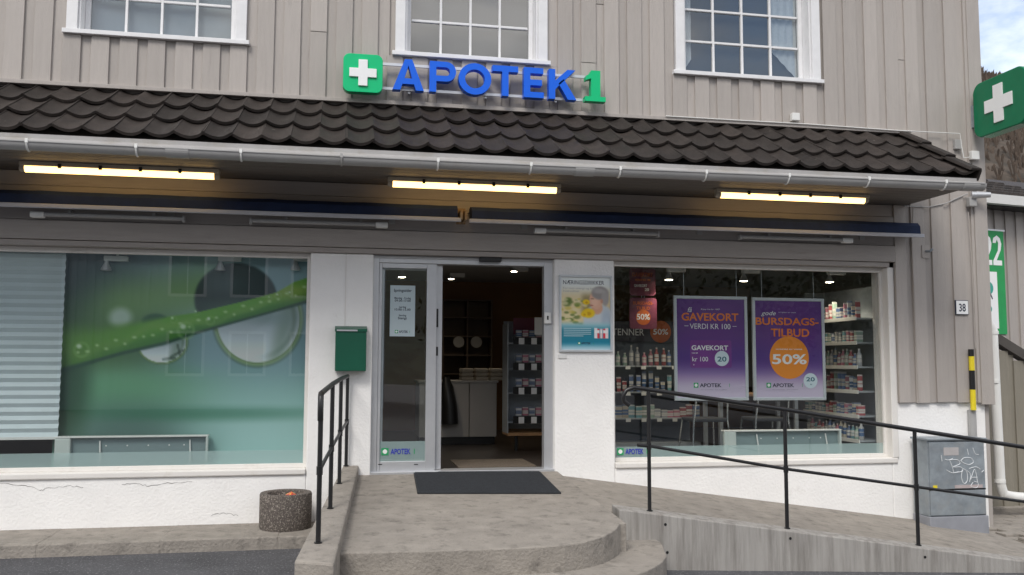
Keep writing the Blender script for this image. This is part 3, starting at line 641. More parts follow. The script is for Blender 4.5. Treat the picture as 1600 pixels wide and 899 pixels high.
# ================================================================ THINGS ON THE PILLARS
a, b = F(523,580,-.13), F(573,510,-.13)
mbx = thing('mailbox', ((a.x+b.x)/2,-.07,a.z), 'dark green metal mailbox with sloping lid on the white pillar', 'mailbox')
box('mailbox_body', a.x, b.x, -.13, -.002, a.z, b.z-.03, MAILG, mbx, bevel=.006)
obj('lid', MB().prism([(a.x-.006,-.14,b.z-.055),(a.x-.006,-.14,b.z-.028),(a.x-.006,-.002,b.z+.004),(a.x-.006,-.002,b.z-.0295),(a.x-.006,-.1302,b.z-.0295),(a.x-.006,-.1302,b.z-.055)], (b.x-a.x+.012,0,0)), MAILG, mbx)
box('slot_strip', a.x+.012, a.x+.21, -.1435, -.1405, b.z-.05, b.z-.035, ALU, mbx)
cb = F(541,392,-.004); box('conduit_line', cb.x-.003, cb.x+.003, -.008, -.0005, b.z, ZT-.002, SMOOTH, B)
# framed poster with the drinks advert
a, b = F(874,550,-.03), F(957,431,-.03)
fp = thing('framed_poster', ((a.x+b.x)/2,-.03,a.z), 'silver framed advert of a grey-haired person smelling yellow flowers, on the white pillar', 'poster')
t = .024
for q_ in ((a.x,b.x,a.z,a.z+t),(a.x,b.x,b.z-t,b.z),(a.x,a.x+t,a.z+t,b.z-t),(b.x-t,b.x,a.z+t,b.z-t)): box('frame', q_[0], q_[1], -.032, -.002, q_[2], q_[3], SILVER, fp, bevel=.004)
def mixc(a_, b_, t_): t_ = max(0, min(1, t_)); return tuple(p_*(1-t_)+q_*t_ for p_, q_ in zip(a_, b_))
def sm(e0, e1, v_): 
    t_ = max(0, min(1, (v_-e0)/(e1-e0))); return t_*t_*(3-2*t_)
def ell(x_, y_, cx2, cy2, rx, ry, soft=.12): return 1 - sm(1-soft, 1+soft, math.hypot((x_-cx2)/rx, (y_-cy2)/ry))
rnd2 = random.Random(3); flo = [(rnd2.uniform(55,190), rnd2.uniform(300,440), rnd2.uniform(8,20), rnd2.choice([(205,190,90),(120,140,60),(225,215,170),(90,115,50)])) for _ in range(46)]
def advert(u, v):
    X = 58+264*u; Y = 185+390*v
    c = mixc((226,232,230), (222,205,160), sm(215,310,Y)); c = mixc(c, (150,135,95), sm(150,190,X)*(1-sm(225,262,X))*sm(255,300,Y)*(1-sm(360,400,Y))*.9)
    for fx, fy, fr, fc in flo: c = mixc(c, fc, ell(X,Y,fx,fy,fr,fr*.55,.5)*.75)
    c = mixc(c, (196,206,214), ell(X,Y,262,420,84,92,.1)*.95)                       # pale blue shirt
    c = mixc(c, (150,170,190), ell(X,Y,300,430,26,70,.5)*.5)
    c = mixc(c, (214,165,138), ell(X,Y,252,350,30,34,.2))                           # neck
    c = mixc(c, (222,176,150), ell(X,Y,246,306,36,50,.12)); c = mixc(c, (222,176,150), ell(X,Y,213,318,8,9,.3))   # face, nose
    c = mixc(c, (238,200,176), ell(X,Y,240,318,20,20,.6)*.6)
    c = mixc(c, (150,145,142), ell(X,Y,268,268,46,36,.2)); c = mixc(c, (165,160,158), ell(X,Y,296,295,20,42,.25)); c = mixc(c, (196,192,190), ell(X,Y,262,256,30,14,.6)*.6)
    c = mixc(c, (120,80,65), ell(X,Y,226,300,9,3,.5)*.8); c = mixc(c, (170,90,80), ell(X,Y,222,336,9,3.5,.5)*.8); c = mixc(c, (196,140,118), ell(X,Y,277,312,7,12,.3)*.8)
    for fx, fy, fr in ((193,318,19),(205,378,34),(182,384,18)):
        c = mixc(c, (232,196,30), ell(X,Y,fx,fy,fr,fr*.75,.25)); c = mixc(c, (190,140,10), ell(X,Y,fx+2,fy+3,fr*.35,fr*.3,.5)*.7)
    te = mixc((150,195,205), (38,128,150), sm(435,480,Y)); te = mixc(te, (20,120,150), sm(500,540,Y)*.5); te = mixc(te, (190,215,225), sm(530,575,Y)*.9)
    c = mixc(c, te, sm(415,448,Y))
    for fx, fc in ((244,(225,225,228)),(259,(205,60,70)),(274,(226,205,205)),(289,(214,50,66)),(304,(235,215,215))):
        if abs(X-fx) < 6.5 and 462-(fx%7) < Y < 512: c = mixc(fc, (240,235,235), 1 if (470 < Y < 486) else 0)
    return c
PRINT = vcol('printed_paper')
pr = sheet('print', a.x+t, b.x-t, -.0125, a.z+t, b.z-t, 66, 98, advert, PRINT, fp)
pw_ = b.x-a.x-2*t; ph = b.z-a.z-2*t; X_ = lambda u: a.x+t+pw_*u; Z_ = lambda v: b.z-t-ph*v
text('NÆRINGSDRIKKER', X_(.04), -.0135, Z_(.098), .042, TXTD, pr, width=pw_*.84, bold=.004, align='LEFT')
text('For mer energi og bedre', X_(.04), -.0135, Z_(.165), .022, mat('pale_grey_ink', (.42,.42,.42), .5, 0), pr, width=pw_*.72, align='LEFT')
text('livskvalitet', X_(.04), -.0135, Z_(.205), .022, MATS['pale_grey_ink'], pr, width=pw_*.33, align='LEFT')
for k in range(5): text('mmmmm mm mmmmm mmm mmmmm'.replace('m','n'), X_(.05), -.0135, Z_(.712+.026*k), .008, TXTW, pr, width=pw_*(.55 if k < 4 else .4), align='LEFT') if False else quad('text_line', X_(.05), X_(.05)+pw_*(.56 if k < 4 else .4), -.0135, Z_(.712+.026*k), Z_(.703+.026*k), mat('pale_blue_ink', (.45,.62,.68), .5, 0), pr)
logo((a.x+b.x)/2, -.0136, Z_(.925), .020, pr, TXTD, .17)
p = F(879,557,-.01); box('name_label', p.x-.045, p.x+.045, -.012, -.0005, p.z-.022, p.z+.02, PLW, B, bevel=.002)

# ================================================================ BEHIND THE GLASS
# room shell
box('interior_floor', BX0+.1, BX1-.06, .30, 7.9, -.12, -.003, INFLOOR, B)
obj('interior_wall', MB().box(-.32,-.24,.31,4.5,0,2.7), INWALL, B)
obj('interior_wall', MB().box(BX1-.16,BX1-.062,.31,7.9,0,2.7), INWALL, B)
obj('interior_wall', MB().box(-.2,BX1-.17,5.6,5.7,0,2.7), OCHRE, B)
box('interior_ceiling', BX0+.1, BX1-.17, .31, 5.6, 2.42, 2.46, INCEIL, B)
# entrance mats
mt = thing('door_mat', (1.35,-.6,rz(1.3,-.6)), 'large black ribbed rubber mat in front of the open door', 'mat')
q = [PL(646,738.7,0,S,-.004), PL(844,738,0,S,-.004), PL(877,771,0,S,-.004), PL(652,771,0,S,-.004)]
obj('mat_body', MB().hexa([v - Vector((0,0,.007)) for v in q], [v + Vector((0,0,.008)) for v in q]), RUBBER, mt, bevel=.004)
for k in range(34):
    t = (k+.5)/34; p0, p1 = q[0].lerp(q[3], t), q[1].lerp(q[2], t)
    obj('rib', MB().tube([p0.lerp(p1,.01)+Vector((0,0,.008)), p0.lerp(p1,.99)+Vector((0,0,.008))], .006, 4), RUBBER, mt)
a, b = PL(712,727,0,0,.004), PL(845,716,0,0,.004)
obj('entrance_mat', MB().box(a.x, 2.05, .32, 1.05, -.002, .010), mat('brown_coir_mat', (.16,.13,.10), .95, .3, 40, .8, 200), label='brown entrance mat just inside the open door', cat='mat')
# left window: printed banner, pleated blind, heater
BY = .30
x0, x1 = F(88,560,BY).x, F(482,560,BY).x; z1 = ZT+.06; z0 = F(250,716,BY).z-.10
def itp(x_, P_):
    for (a_, b_2), (c_, d_) in zip(P_, P_[1:]):
        if x_ <= c_: return b_2+(d_-b_2)*(x_-a_)/(c_-a_)
    return P_[-1][1]
def banner(u, v):
    X = 88+394*u; Y = 393+345*v
    c = mixc((30,56,56), (118,146,154), sm(105,310,X))
    c = mixc(c, (66,104,56), sm(430,530,Y)*(1-sm(150,330,X))*.9)
    c = mixc(c, (120,160,152), sm(560,640,Y)*.85); c = mixc(c, (92,142,108), sm(560,610,Y)*(1-sm(640,690,Y))*ell(X,Y,170,615,130,60,.9))
    c = mixc(c, (64,92,86), ell(X,Y,200,690,110,48,.8)*.9); c = mixc(c, (150,182,180), sm(220,420,X)*sm(560,690,Y)*.85)
    c = mixc(c, (42,96,70), ell(X,Y,330,655,170,10,.9)*.5); c = mixc(c, (30,62,40), ell(X,Y,105,610,34,90,.6)*.8)
    c = mixc(c, (112,150,84), (1-sm(0,70,abs(Y-(470+.15*(260-X)))))*(1-sm(300,400,X))*sm(100,190,X)*.8)            # far blurred blade
    c = mixc(c, (190,205,200), ell(X,Y,182,506,17,15,.5)*.75)
    top = itp(X, ((80,530),(150,530),(200,519),(260,504),(300,497),(367,480),(427,463),(455,446),(490,434))); bot = itp(X, ((80,592),(120,581),(187,561),(250,546),(300,529),(347,515),(420,494),(490,473)))
    d1 = ell(X,Y,362,474,66,57,.05); c = mixc(c, (16,36,36), d1*.9); c = mixc(c, (70,98,84), ell(X,Y,365,492,56,14,.8)*d1*.6); c = mixc(c, (54,76,78), ell(X,Y,340,450,26,14,.9)*d1*.5)
    c = mixc(c, (40,82,56), ell(X,Y,236,512,21,13,.2)*.8)
    for cx2, cy2, rx2, ry2 in ((399,506,73,75),(248,544,40,34)):
        if Y > (top+bot)/2:
            q_ = math.hypot((X-cx2)/rx2, (Y-cy2)/ry2); ins = 1-sm(.90,.97,q_)
            g_ = mixc((150,162,168), (205,212,218), sm(cy2-ry2*.2, cy2+ry2*.8, Y)); g_ = mixc(g_, (96,120,100), (1-sm(0,.35,abs((X-cx2)/rx2-.62-.25*(cy2-Y)/ry2)))*.55)
            g_ = mixc(g_, (120,140,140), ell(X,Y,cx2+rx2*.2,cy2-ry2*.05,rx2*.5,ry2*.14,.9)*.7); g_ = mixc(g_, (60,84,60), (1-sm(0,.10,abs(q_-.80)))*sm(cx2-rx2*.2,cx2+rx2,X)*.45)
            c = mixc(c, g_, ins*.95); rim = 1-sm(.0,.075,abs(q_-.955)); c = mixc(c, (126,150,66), rim*.5); c = mixc(c, (66,92,48), (1-sm(0,.03,abs(q_-.93)))*.5); c = mixc(c, (58,80,60), (1-sm(0,.05,abs(q_-1.01)))*.35)
    if X < 300 and Y > bot-4: 
        for xa_, ya_, xb_, yb_ in ((262,566,281,556),(272,548,276,563),(250,570,268,568)):
            t_ = max(0,min(1,((X-xa_)*(xb_-xa_)+(Y-ya_)*(yb_-ya_))/((xb_-xa_)**2+(yb_-ya_)**2))); c = mixc(c, (36,52,42), (1-sm(1,3,math.hypot(X-xa_-t_*(xb_-xa_), Y-ya_-t_*(yb_-ya_))))*.45)
    e = (Y-top)/(bot-top); bl_ = .05+.45*(1-sm(110,300,X))
    if -.7 < e < 1.3:
        lc = mixc((92,150,46), (56,112,38), sm(.3,.9,e)); lc = mixc(lc, (122,158,78), (1-sm(0,.3,abs(e-.45+.22*math.sin(X/31)+.1*math.sin(X/11))))*.4); lc = mixc(lc, (78,118,44), (1-sm(90,260,X))*.6); lc = mixc(lc, (150,160,60), ell(X,Y,450,462,40,14,.9)*.5)
        lc = mixc(lc, (26,62,50), sm(.86,1.0,e)*.9); c = mixc(c, lc, sm(-bl_,bl_*.4,e)*(1-sm(1.0,1.12,e)))
    for k_ in range(26):
        dx_ = 120+k_*14.1; dy_ = itp(dx_, ((80,570),(200,540),(300,512),(400,482),(490,452)))+5*math.sin(k_*2.7); c = mixc(c, (190,212,170), ell(X,Y,dx_,dy_,2.2+1.2*math.sin(k_*1.3)**2,2,.8)*.6)
    for cx2, cy2, R_ in ((284,525,15),(322,509,8),(264,508,6),(430,468,6),(450,464,5),(416,471,4),(125,556,13),(300,497,5)):
        r2 = math.hypot(X-cx2, Y-cy2)/R_; c = mixc(c, (140,178,110), (1-sm(0,.3,abs(r2-.82)))*.35); c = mixc(c, (205,222,200), ell(X,Y,cx2-R_*.3,cy2-R_*.4,R_*.3,R_*.25,.6)*.8)
    return c
ban = thing('window_banner', ((x0+x1)/2, BY, z0), 'large printed banner of dew drops on a green leaf behind the left window', 'banner')
sheet('print', x0, x1, BY, z0, z1, 200, 170, banner, PRINT, ban, 1.45); box('backing', x0, x1, BY+.002, BY+.012, z0, z1, INWALL, ban)
box('edge_strip', x1-.004, x1+.012, BY-.006, BY+.013, z0, z1, mat('blue_banner_edge', (.01,.03,.16), .5), ban)
xb = F(96,560,.2).x; zb0 = F(40,683,.2).z
mb = MB(); n = int((ZT+.02-zb0)/.0385); vs = []
for i in range(n+1):
    z = ZT+.02-(ZT+.02-zb0)*i/n; vs += [(BX0+.1, .19+(.022 if i%2 else 0), z), (xb, .19+(.022 if i%2 else 0), z)]
mb.add(vs, [(2*i,2*i+1,2*i+3,2*i+2) for i in range(n)])
bl = thing('window_blind', (xb-.8,.2,zb0), 'pale pleated blind lowered at the left end of the left window', 'blind')
obj('pleats', mb, mat('pale_blue_blind_fabric', (.62,.69,.72), .8, .04, 5), bl); box('bottom_rail', BX0+.1, xb, .185, .22, zb0-.025, zb0, PLW, bl); box('head_rail', BX0+.1, xb, .18, .225, ZT+.02, ZT+.05, PLW, bl)
def heater(pa, pb, y, lab):
    a, b = F(*pa,y), F(*pb,y); T = thing('panel_heater', ((a.x+b.x)/2,y,ZS-.02), lab, 'heater', 'heaters behind the shop windows')
    z0 = ZS-.01; z1 = a.z
    box('front_panel', a.x, b.x, y+.03, y+.06, z0+.03, z1, mat('heater_grey', (.20,.27,.28), .5, .05, 5), T, bevel=.006)
    box('top_grille', a.x-.01, b.x+.01, y-.02, y+.075, z1, z1+.016, PLW, T, bevel=.004)
    box('side_cover', a.x-.01, a.x+.13, y-.02, y+.029, z0+.02, z1-.001, mat('heater_white', (.55,.6,.58), .5, .05, 5), T, bevel=.01); box('side_cover', b.x-.012, b.x+.01, y-.02, y+.029, z0+.02, z1-.001, MATS['heater_white'], T, bevel=.004)
    for t in (.28,.88): xx = a.x+(b.x-a.x)*t; obj('foot', MB().tube([(xx,y+.02,z1-.03),(xx+.012,y,z0+.1),(xx,y-.03,z0)], .008, 6), PLW, T)
    for t in (.32,.46,.6,.74,.84): xx = a.x+(b.x-a.x)*t; box('rivet', xx-.006, xx+.006, y+.027, y+.0295, z1-.085, z1-.073, PLW, T)
heater((88,685),(324,684),.19,'low white panel heater at the foot of the left window below the leaf banner')
heater((1132,675),(1312,674),.26,'low white panel heater at the foot of the right window below the two purple posters')
# ceiling spot lamps
def spot(px, py, y, lab, lit=True, en=16):
    p = F(px, py, y); zc_ = 2.418
    T = thing('ceiling_spot_lamp', (p.x, y, p.z-.05), lab, 'lamp', 'spot lamps on the shop ceiling')
    box('track_box', p.x-.02, p.x+.2, y-.03, y+.03, min(p.z+.05,zc_-.06), min(p.z+.10,zc_), PLW, T, bevel=.006)
    obj('hanger', MB().tube([(p.x+.1,y,min(p.z+.10,zc_)-.003),(p.x+.1,y,zc_+.001)], .012, 8), PLW, T)
    obj('reflector', MB().lathe((p.x,y,p.z-.04), [(.05,0),(.045,.02),(.02,.07),(.018,.095)], 18), ALU, T, smooth=True)
    obj('bulb', MB().lathe((p.x,y,p.z-.046), [(.02,0),(.042,.003),(.042,.005),(.02,.0055)], 16), SPOT if lit else PLW, T)
    if lit:
        ld = bpy.data.lights.new('spot_light', 'SPOT'); ld.energy = en; ld.spot_size = rad(120); ld.spot_blend = .6; ld.color = (1,.86,.66); ld.shadow_soft_size = .04
        lo = bpy.data.objects.new('lamp_light', ld); link(lo, T, Vector((p.x,y,p.z-.06)))
spot(1045,432,.75,'white ceiling spot lamp left of the first purple poster'); spot(1162,434,.75,'white ceiling spot lamp above the gap between the purple posters'); spot(1296,436,.75,'white ceiling spot lamp right of the second purple poster')
spot(628,428,1.6,'lit ceiling spot lamp seen through the glazed door panel')
spot(803,420,3.2,'lit ceiling spot lamp deep in the shop above the doorway stand', True, 7); spot(705,432,4.2,'lit ceiling spot lamp deep in the shop near the back wall', True, 7)
for px, lb in ((166,'above the dark left part'),(344,'above the dark half drop'),(462,'near the right edge')): spot(px, 416, .26, 'small ceiling spot lamp '+lb+' of the leaf banner', False)
# hanging purple posters
PUR = mat('purple_poster_paper', (.13,.035,.19), .4, .15, 2); 
def pgrad(u, v): 
    c = mixc((86,46,122), (104,52,134), math.sin(u*3)*.5+.3); c = mixc(c, (74,48,128), sm(.35,.6,v)*(1-sm(.75,.8,v))*.6); return mixc(c, (196,184,206), sm(.60,.93,v))
PY = .20
def hang(a, b, parent, y, zt):
    for xx in (a.x+.12, b.x-.12): obj('hanging_wire', MB().tube([(xx, y, b.z-.002), (xx, y, zt)], .0022, 5), SILVER, parent); 
def purple(pa, pb, lab):
    a, b = F(*pa,PY), F(*pb,PY); T = thing('hanging_poster', ((a.x+b.x)/2,PY,a.z), lab, 'poster', 'purple posters hanging in the right window'); t = .034
    for q_ in ((a.x,b.x,a.z,a.z+t),(a.x,b.x,b.z-t,b.z),(a.x,a.x+t,a.z+t,b.z-t),(b.x-t,b.x,a.z+t,b.z-t)): box('frame', q_[0], q_[1], PY-.014, PY+.016, q_[2], q_[3], SILVER, T, bevel=.005)
    pr = sheet('print', a.x+t, b.x-t, PY-.004, a.z+t, b.z-t, 24, 60, pgrad, PRINT, T, 1.0); box('backing', a.x+t-.003, b.x-t+.003, PY-.002, PY+.01, a.z+t-.003, b.z-t+.003, INWALL, T); hang(a, b, T, PY, 2.42)
    W_ = b.x-a.x-2*t; H_ = b.z-a.z-2*t; return pr, (lambda u: a.x+t+W_*u), (lambda v: b.z-t-H_*v), W_, H_, PY-.0052
pr, X_, Z_, W_, H_, y = purple((1054,626.5),(1166.5,464), 'framed purple poster reading GAVEKORT hanging in the right window')
text('Kjøp fra kr 100*', X_(.5), y, Z_(.11), .014, TXTW, pr, width=W_*.28); text('få', X_(.19), y-.002, Z_(.135), .052, TXTW, pr, shear=.3)
text('GAVEKORT', X_(.49), y-.001, Z_(.22), .082, TXTO, pr, width=W_*.84, bold=.022); text('VERDI KR 100', X_(.49), y, Z_(.305), .058, TXTW, pr, width=W_*.6)
for u0, u1 in ((.11,.17),(.82,.88)): quad('rule', X_(u0), X_(u1), y, Z_(.278), Z_(.274), TXTW, pr)
obj('gift_card', MB().add([(p_, y, q_) for p_, q_ in rrect(X_(.19), X_(.80), Z_(.70), Z_(.42), .02)], [tuple(range(32))]), mat('violet_card', (.17,.035,.24), .35, .15, 3), pr)
text('GAVEKORT', X_(.21), y-.001, Z_(.52), .05, TXTW, pr, width=W_*.54, bold=.022, align='LEFT'); text('verdi', X_(.21), y-.001, Z_(.555), .012, TXTW, pr, width=W_*.09, align='LEFT', bold=.03); text('kr 100', X_(.22), y-.001, Z_(.635), .05, TXTW, pr, width=W_*.23, align='LEFT')
PALE = mat('pale_blue_badge', (.60,.70,.76), .4, .02, 3)
disc('badge', X_(.655), y-.001, Z_(.605), W_*.105, PALE, pr); text('20', X_(.655), y-.002, Z_(.635), .052, mat('teal_ink', (.01,.12,.18), .5, 0), pr, width=W_*.135, bold=.022)
text('*', X_(.24), y-.001, Z_(.69), .03, TXTW, pr); logo(X_(.5), y, Z_(.895), .040, pr, TXTD, W_*.53); text('Din kunnskap - Din trygghet', X_(.53), y, Z_(.925), .008, mat('grey_ink',(.2,.2,.24),.5,0), pr, width=W_*.38)
pr, X_, Z_, W_, H_, y = purple((1177.5,626),(1286.5,467), 'framed purple poster reading BURSDAGSTILBUD with an orange 50% disc in the right window')
text('Vi fyller år med', X_(.48), y, Z_(.125), .012, TXTW, pr, width=W_*.26); text('gode', X_(.20), y-.002, Z_(.15), .046, TXTW, pr, shear=.3, width=W_*.22)
text('BURSDAGS-', X_(.48), y-.001, Z_(.25), .078, TXTO, pr, width=W_*.95, bold=.022); text('TILBUD', X_(.52), y-.001, Z_(.37), .085, TXTO, pr, width=W_*.58, bold=.022)
disc('orange_disc', X_(.5), y, Z_(.59), W_*.295, mat('orange_disc_ink', (.80,.26,.02), .4, .03, 3), pr)
text('HUNDRE AV VARER', X_(.5), y-.001, Z_(.51), .013, TXTW, pr, width=W_*.40, bold=.02); text('50%', X_(.5), y-.001, Z_(.655), .105, TXTW, pr, width=W_*.52, bold=.022)
disc('badge', X_(.81), y-.0015, Z_(.83), W_*.105, PALE, pr); text('20', X_(.81), y-.0025, Z_(.835), .044, MATS['teal_ink'], pr, width=W_*.13, bold=.022); text('kr', X_(.82), y-.0025, Z_(.875), .018, MATS['teal_ink'], pr, bold=.02)
logo(X_(.42), y, Z_(.895), .040, pr, TXTD, W_*.54); text('Din kunnskap - Din trygghet', X_(.43), y, Z_(.925), .008, MATS['grey_ink'], pr, width=W_*.38)
# two smaller hanging boards further in
RED = mat('dark_red_board', (.15,.03,.06), .45, .3, 3); OD = mat('dull_orange_ink', (.50,.11,.02), .5, 0)
HY = .85
def small(pa, pb, lab, lines, dsc=None):
    a, b = F(*pa,HY), F(*pb,HY); T = thing('hanging_board', ((a.x+b.x)/2,HY,a.z), lab, 'sign', 'red boards hanging inside the right window')
    bd = obj('board_face', MB().prism([(p_,HY,q_) for p_, q_ in rrect(a.x,b.x,a.z,b.z,.035)], (0,.012,0)), RED, T); W_ = b.x-a.x; H_ = b.z-a.z
    if dsc: disc('orange_disc', a.x+W_*.5, HY-.001, b.z-H_*.63, W_*.27, OD, bd)
    for s_, u, v, h, wd, mt_ in lines: text(s_, a.x+W_*u, HY-.002, b.z-H_*v, h, mt_, bd, width=W_*wd, bold=.02)
    for xx in (a.x+W_*.45, a.x+W_*.55): obj('hanging_wire', MB().tube([(xx,HY+.006,b.z-.002),(xx,HY+.006,b.z+.05 if b.z < 2.1 else 2.42)], .003, 5), SILVER, T)
    return a, b
small((984,462),(1024,420), 'upper dark red hanging board reading GAVEKORT inside the right window', [('GAVEKORT',.5,.30,.045,.8,OD),('VERDI KR 100',.5,.46,.022,.6,TXTO),('GAVEKORT',.42,.68,.03,.5,TXTW),('20',.66,.82,.03,.16,TXTW)])
small((984,514),(1026,466), 'lower dark red hanging board with 50% disc inside the right window', [('BURSDAGS-',.5,.22,.035,.75,OD),('TILBUD',.5,.38,.035,.5,OD),('50%',.5,.70,.065,.48,TXTW)], True)
# shelving: bay along the right-hand wall, faces left; every product its own thing
def pack(name, c1):
    M = mat(name, c1, .4, .1, 20, rnd=.3); t_ = M.node_tree; n = t_.nodes; b_n = n['Principled BSDF']; src_ = b_n.inputs['Base Color'].links[0].from_socket
    tc_ = n.new('ShaderNodeTexCoord'); sp_ = n.new('ShaderNodeSeparateXYZ'); t_.links.new(tc_.outputs['Generated'], sp_.inputs[0])
    rp = n.new('ShaderNodeValToRGB'); rp.color_ramp.interpolation = 'CONSTANT'; e_ = rp.color_ramp.elements; e_[0].color = (0,0,0,1); e_[1].position = .22; e_[1].color = (1,1,1,1)
    for p_, v_ in ((.40,.15),(.46,1),(.62,0),(.90,.8)): q_ = e_.new(p_); q_.color = (v_,v_,v_,1)
    t_.links.new(sp_.outputs[2], rp.inputs[0]); x_n = n.new('ShaderNodeMix'); x_n.data_type = 'RGBA'; t_.links.new(rp.outputs[0], x_n.inputs[0]); t_.links.new(src_, x_n.inputs[6])
    x_n.inputs[7].default_value = (.55,.54,.52,1) if sum(c1) < 1.1 else (.06,.12,.25,1); t_.links.new(x_n.outputs[2], b_n.inputs['Base Color']); return M
prodm = [pack('pack_'+n_, c_) for n_, c_ in (('white',(.5,.5,.5)),('pink',(.42,.16,.22)),('teal',(.12,.26,.30)),('blue',(.10,.16,.32)),('grey',(.30,.31,.33)),('cream',(.45,.41,.34)),('red',(.30,.07,.08)),('pale_green',(.26,.36,.30)))]
SX0, SX1 = 5.82, 6.14
sh = thing('wall_shelf_unit', (6.0,1.0,0), 'tall grey shelving full of small packs at the right end of the right window', 'shelf')
box('back_panel', SX1, SX1+.02, .36, 1.62, .0, 2.0, SHELFM, sh)
for yy in (1.62,): box('side_panel', SX0+.05, SX1, yy-.012, yy+.012, 0, 2.0, SHELFM, sh)
protos = {}; PC = ('white','pink','teal','blue','grey','cream','red','pale green'); ORD = 'first second third fourth fifth sixth seventh eighth ninth tenth eleventh twelfth thirteenth fourteenth fifteenth'.split()
def product(kind, mi, loc, sc, lab, grp, cat):
    key = (kind, mi)
    if key not in protos:
        if kind == 'bottle': o = obj('bottle', MB().lathe((0,0,0), [(.024,0),(.026,.01),(.026,.10),(.012,.118),(.012,.15)], 10), prodm[mi], smooth=True)
        elif kind == 'tube': o = obj('upright_tube', MB().hexa([(-.02,-.012,0),(.02,-.012,0),(.02,.012,0),(-.02,.012,0)], [(-.026,-.003,.15),(.026,-.003,.15),(.026,.003,.15),(-.026,.003,.15)]), prodm[mi])
        else: o = obj('product_box', MB().box(-.035,.035,-.02,.02,0,.10), prodm[mi], bevel=.002)
        protos[key] = o.data; mods = bool(o.modifiers); bpy.data.objects.remove(o)
    o = bpy.data.objects.new({'bottle':'bottle','tube':'product_tube','box':'product_box'}[kind], protos[key]); link(o, None, Vector(loc)); o.scale = sc; return tag(o, lab, cat, grp)
for k, z in enumerate((.22,.50,.78,1.06,1.34,1.62)):
    box('shelf', SX0, SX1, .36, 1.605, z-.02, z, SHELFM, sh, bevel=.003); box('price_rail', SX0-.012, SX0-.001, .36, 1.605, z-.03, z+.012, PLW, sh)
    kind = ('bottle','box','tube','bottle','box','tube')[k]; n = 15; base = random.randrange(8)
    for i in range(n):
        mi = (base + (i//2)*3 + (i%3==0)) % 8; yy = .41+1.15*i/(n-1)
        lab = '%s %s, %s from the glass, %s row of the right wall shelf' % (PC[mi], {'bottle':'bottle','box':'box','tube':'tube'}[kind], ORD[i], ('lowest','second lowest','third lowest','third highest','second highest','highest')[k])
        product(kind, mi, (SX0+.05, yy, z+.001), (1.2,1.2,random.uniform(.95,1.45)), lab, 'packs in the %s row of the wall shelf' % ('lowest','second lowest','third lowest','third highest','second highest','highest')[k], {'bottle':'bottle','box':'box','tube':'tube'}[kind])
# gondola at the left of the right window
gx0, gx1, gy_ = 3.15, 4.40, 1.55
go = thing('display_gondola', (3.6,gy_,0), 'low shop gondola with bottles and packs under the TENNER sign', 'shelf')
box('back_panel', gx0, gx1, gy_+.36, gy_+.38, 0, 1.62, mat('gondola_blue_grey', (.10,.12,.15), .5), go)
box('base', gx0, gx1, gy_, gy_+.36, 0, .12, SHELFM, go)
hd = box('sign_header', gx0, gx1, gy_+.30, gy_+.33, 1.36, 1.62, mat('dark_header', (.035,.03,.05), .5), go)
text('TENNER', gx0+.42, gy_+.298, 1.44, .085, TXTW, hd, width=.42); disc('orange_disc', gx0+.85, gy_+.298, 1.49, .14, OD, hd); text('50%', gx0+.85, gy_+.296, 1.455, .07, TXTW, hd, width=.2, bold=.02)
for k, z in enumerate((.42,.74,1.06)):
    box('shelf', gx0, gx1, gy_+.02, gy_+.36, z-.018, z, SHELFM, go, bevel=.003)
    kind = ('box','tube','bottle')[k]
    for i in range(15):
        product(kind, (i//2*5+k) % 8, (gx0+.06+i*.083, gy_+.10+random.uniform(-.02,.03), z+.001), (1.1,1,random.uniform(.8,1.7)), '%s %s, %s from left, on the %s shelf of the TENNER gondola' % (PC[(i//2*5+k) % 8], {'bottle':'bottle','box':'box','tube':'tube'}[kind], ORD[i], ('bottom','middle','top')[k]), 'packs on the %s gondola shelf' % ('bottom','middle','top')[k], {'bottle':'bottle','box':'box','tube':'tube'}[kind])
    for i in range(6): box('price_tag', gx0+.09+i*.2, gx0+.15+i*.2, gy_+.012, gy_+.019, z-.045, z-.005, PLW, go)
# table and chairs below the posters
tb = thing('wooden_table', (4.85,1.15,0), 'light wooden table behind the purple posters in the right window', 'table')
box('table_top', 4.35, 5.45, .95, 1.5, .70, .735, WOOD, tb, bevel=.006)
for xx in (4.42,5.38):
    for yy in (1.0,1.45): box('leg', xx-.022, xx+.022, yy-.022, yy+.022, 0, .70, SILVER, tb)
CH = mat('chrome_tube', (.62,.64,.66), .2, .02, 3, metal=.9); SEAT = mat('grey_seat_vinyl', (.07,.075,.085), .5, .1, 6)
def chair(x, y, lab):
    T = thing('cafe_chair', (x,y,0), lab, 'chair', 'chairs behind the posters')
    obj('seat', MB().hexa([(x-.21,y-.2,.43),(x+.21,y-.2,.43),(x+.2,y+.2,.43),(x-.2,y+.2,.43)], [(x-.21,y-.2,.475),(x+.21,y-.2,.475),(x+.2,y+.2,.47),(x-.2,y+.2,.47)]), SEAT, T, bevel=.015)
    for sx in (-1,1):
        obj('leg', MB().tube([(x+sx*.24,y-.24,0),(x+sx*.20,y-.19,.45),(x+sx*.19,y-.22,.62),(x+sx*.18,y-.27,.86)], .012, 8), CH, T, smooth=True)
        obj('leg', MB().tube([(x+sx*.23,y+.25,0),(x+sx*.19,y+.18,.45)], .012, 8), CH, T, smooth=True)
    obj('backrest', MB().hexa([(x-.19,y-.255,.66),(x+.19,y-.255,.66),(x+.19,y-.225,.66),(x-.19,y-.225,.66)], [(x-.18,y-.295,.88),(x+.18,y-.295,.88),(x+.18,y-.265,.88),(x-.18,y-.265,.88)]), SEAT, T, bevel=.015)
c1 = PL(1087,652,0,0,.46); c2 = PL(1170,650,0,0,.46)
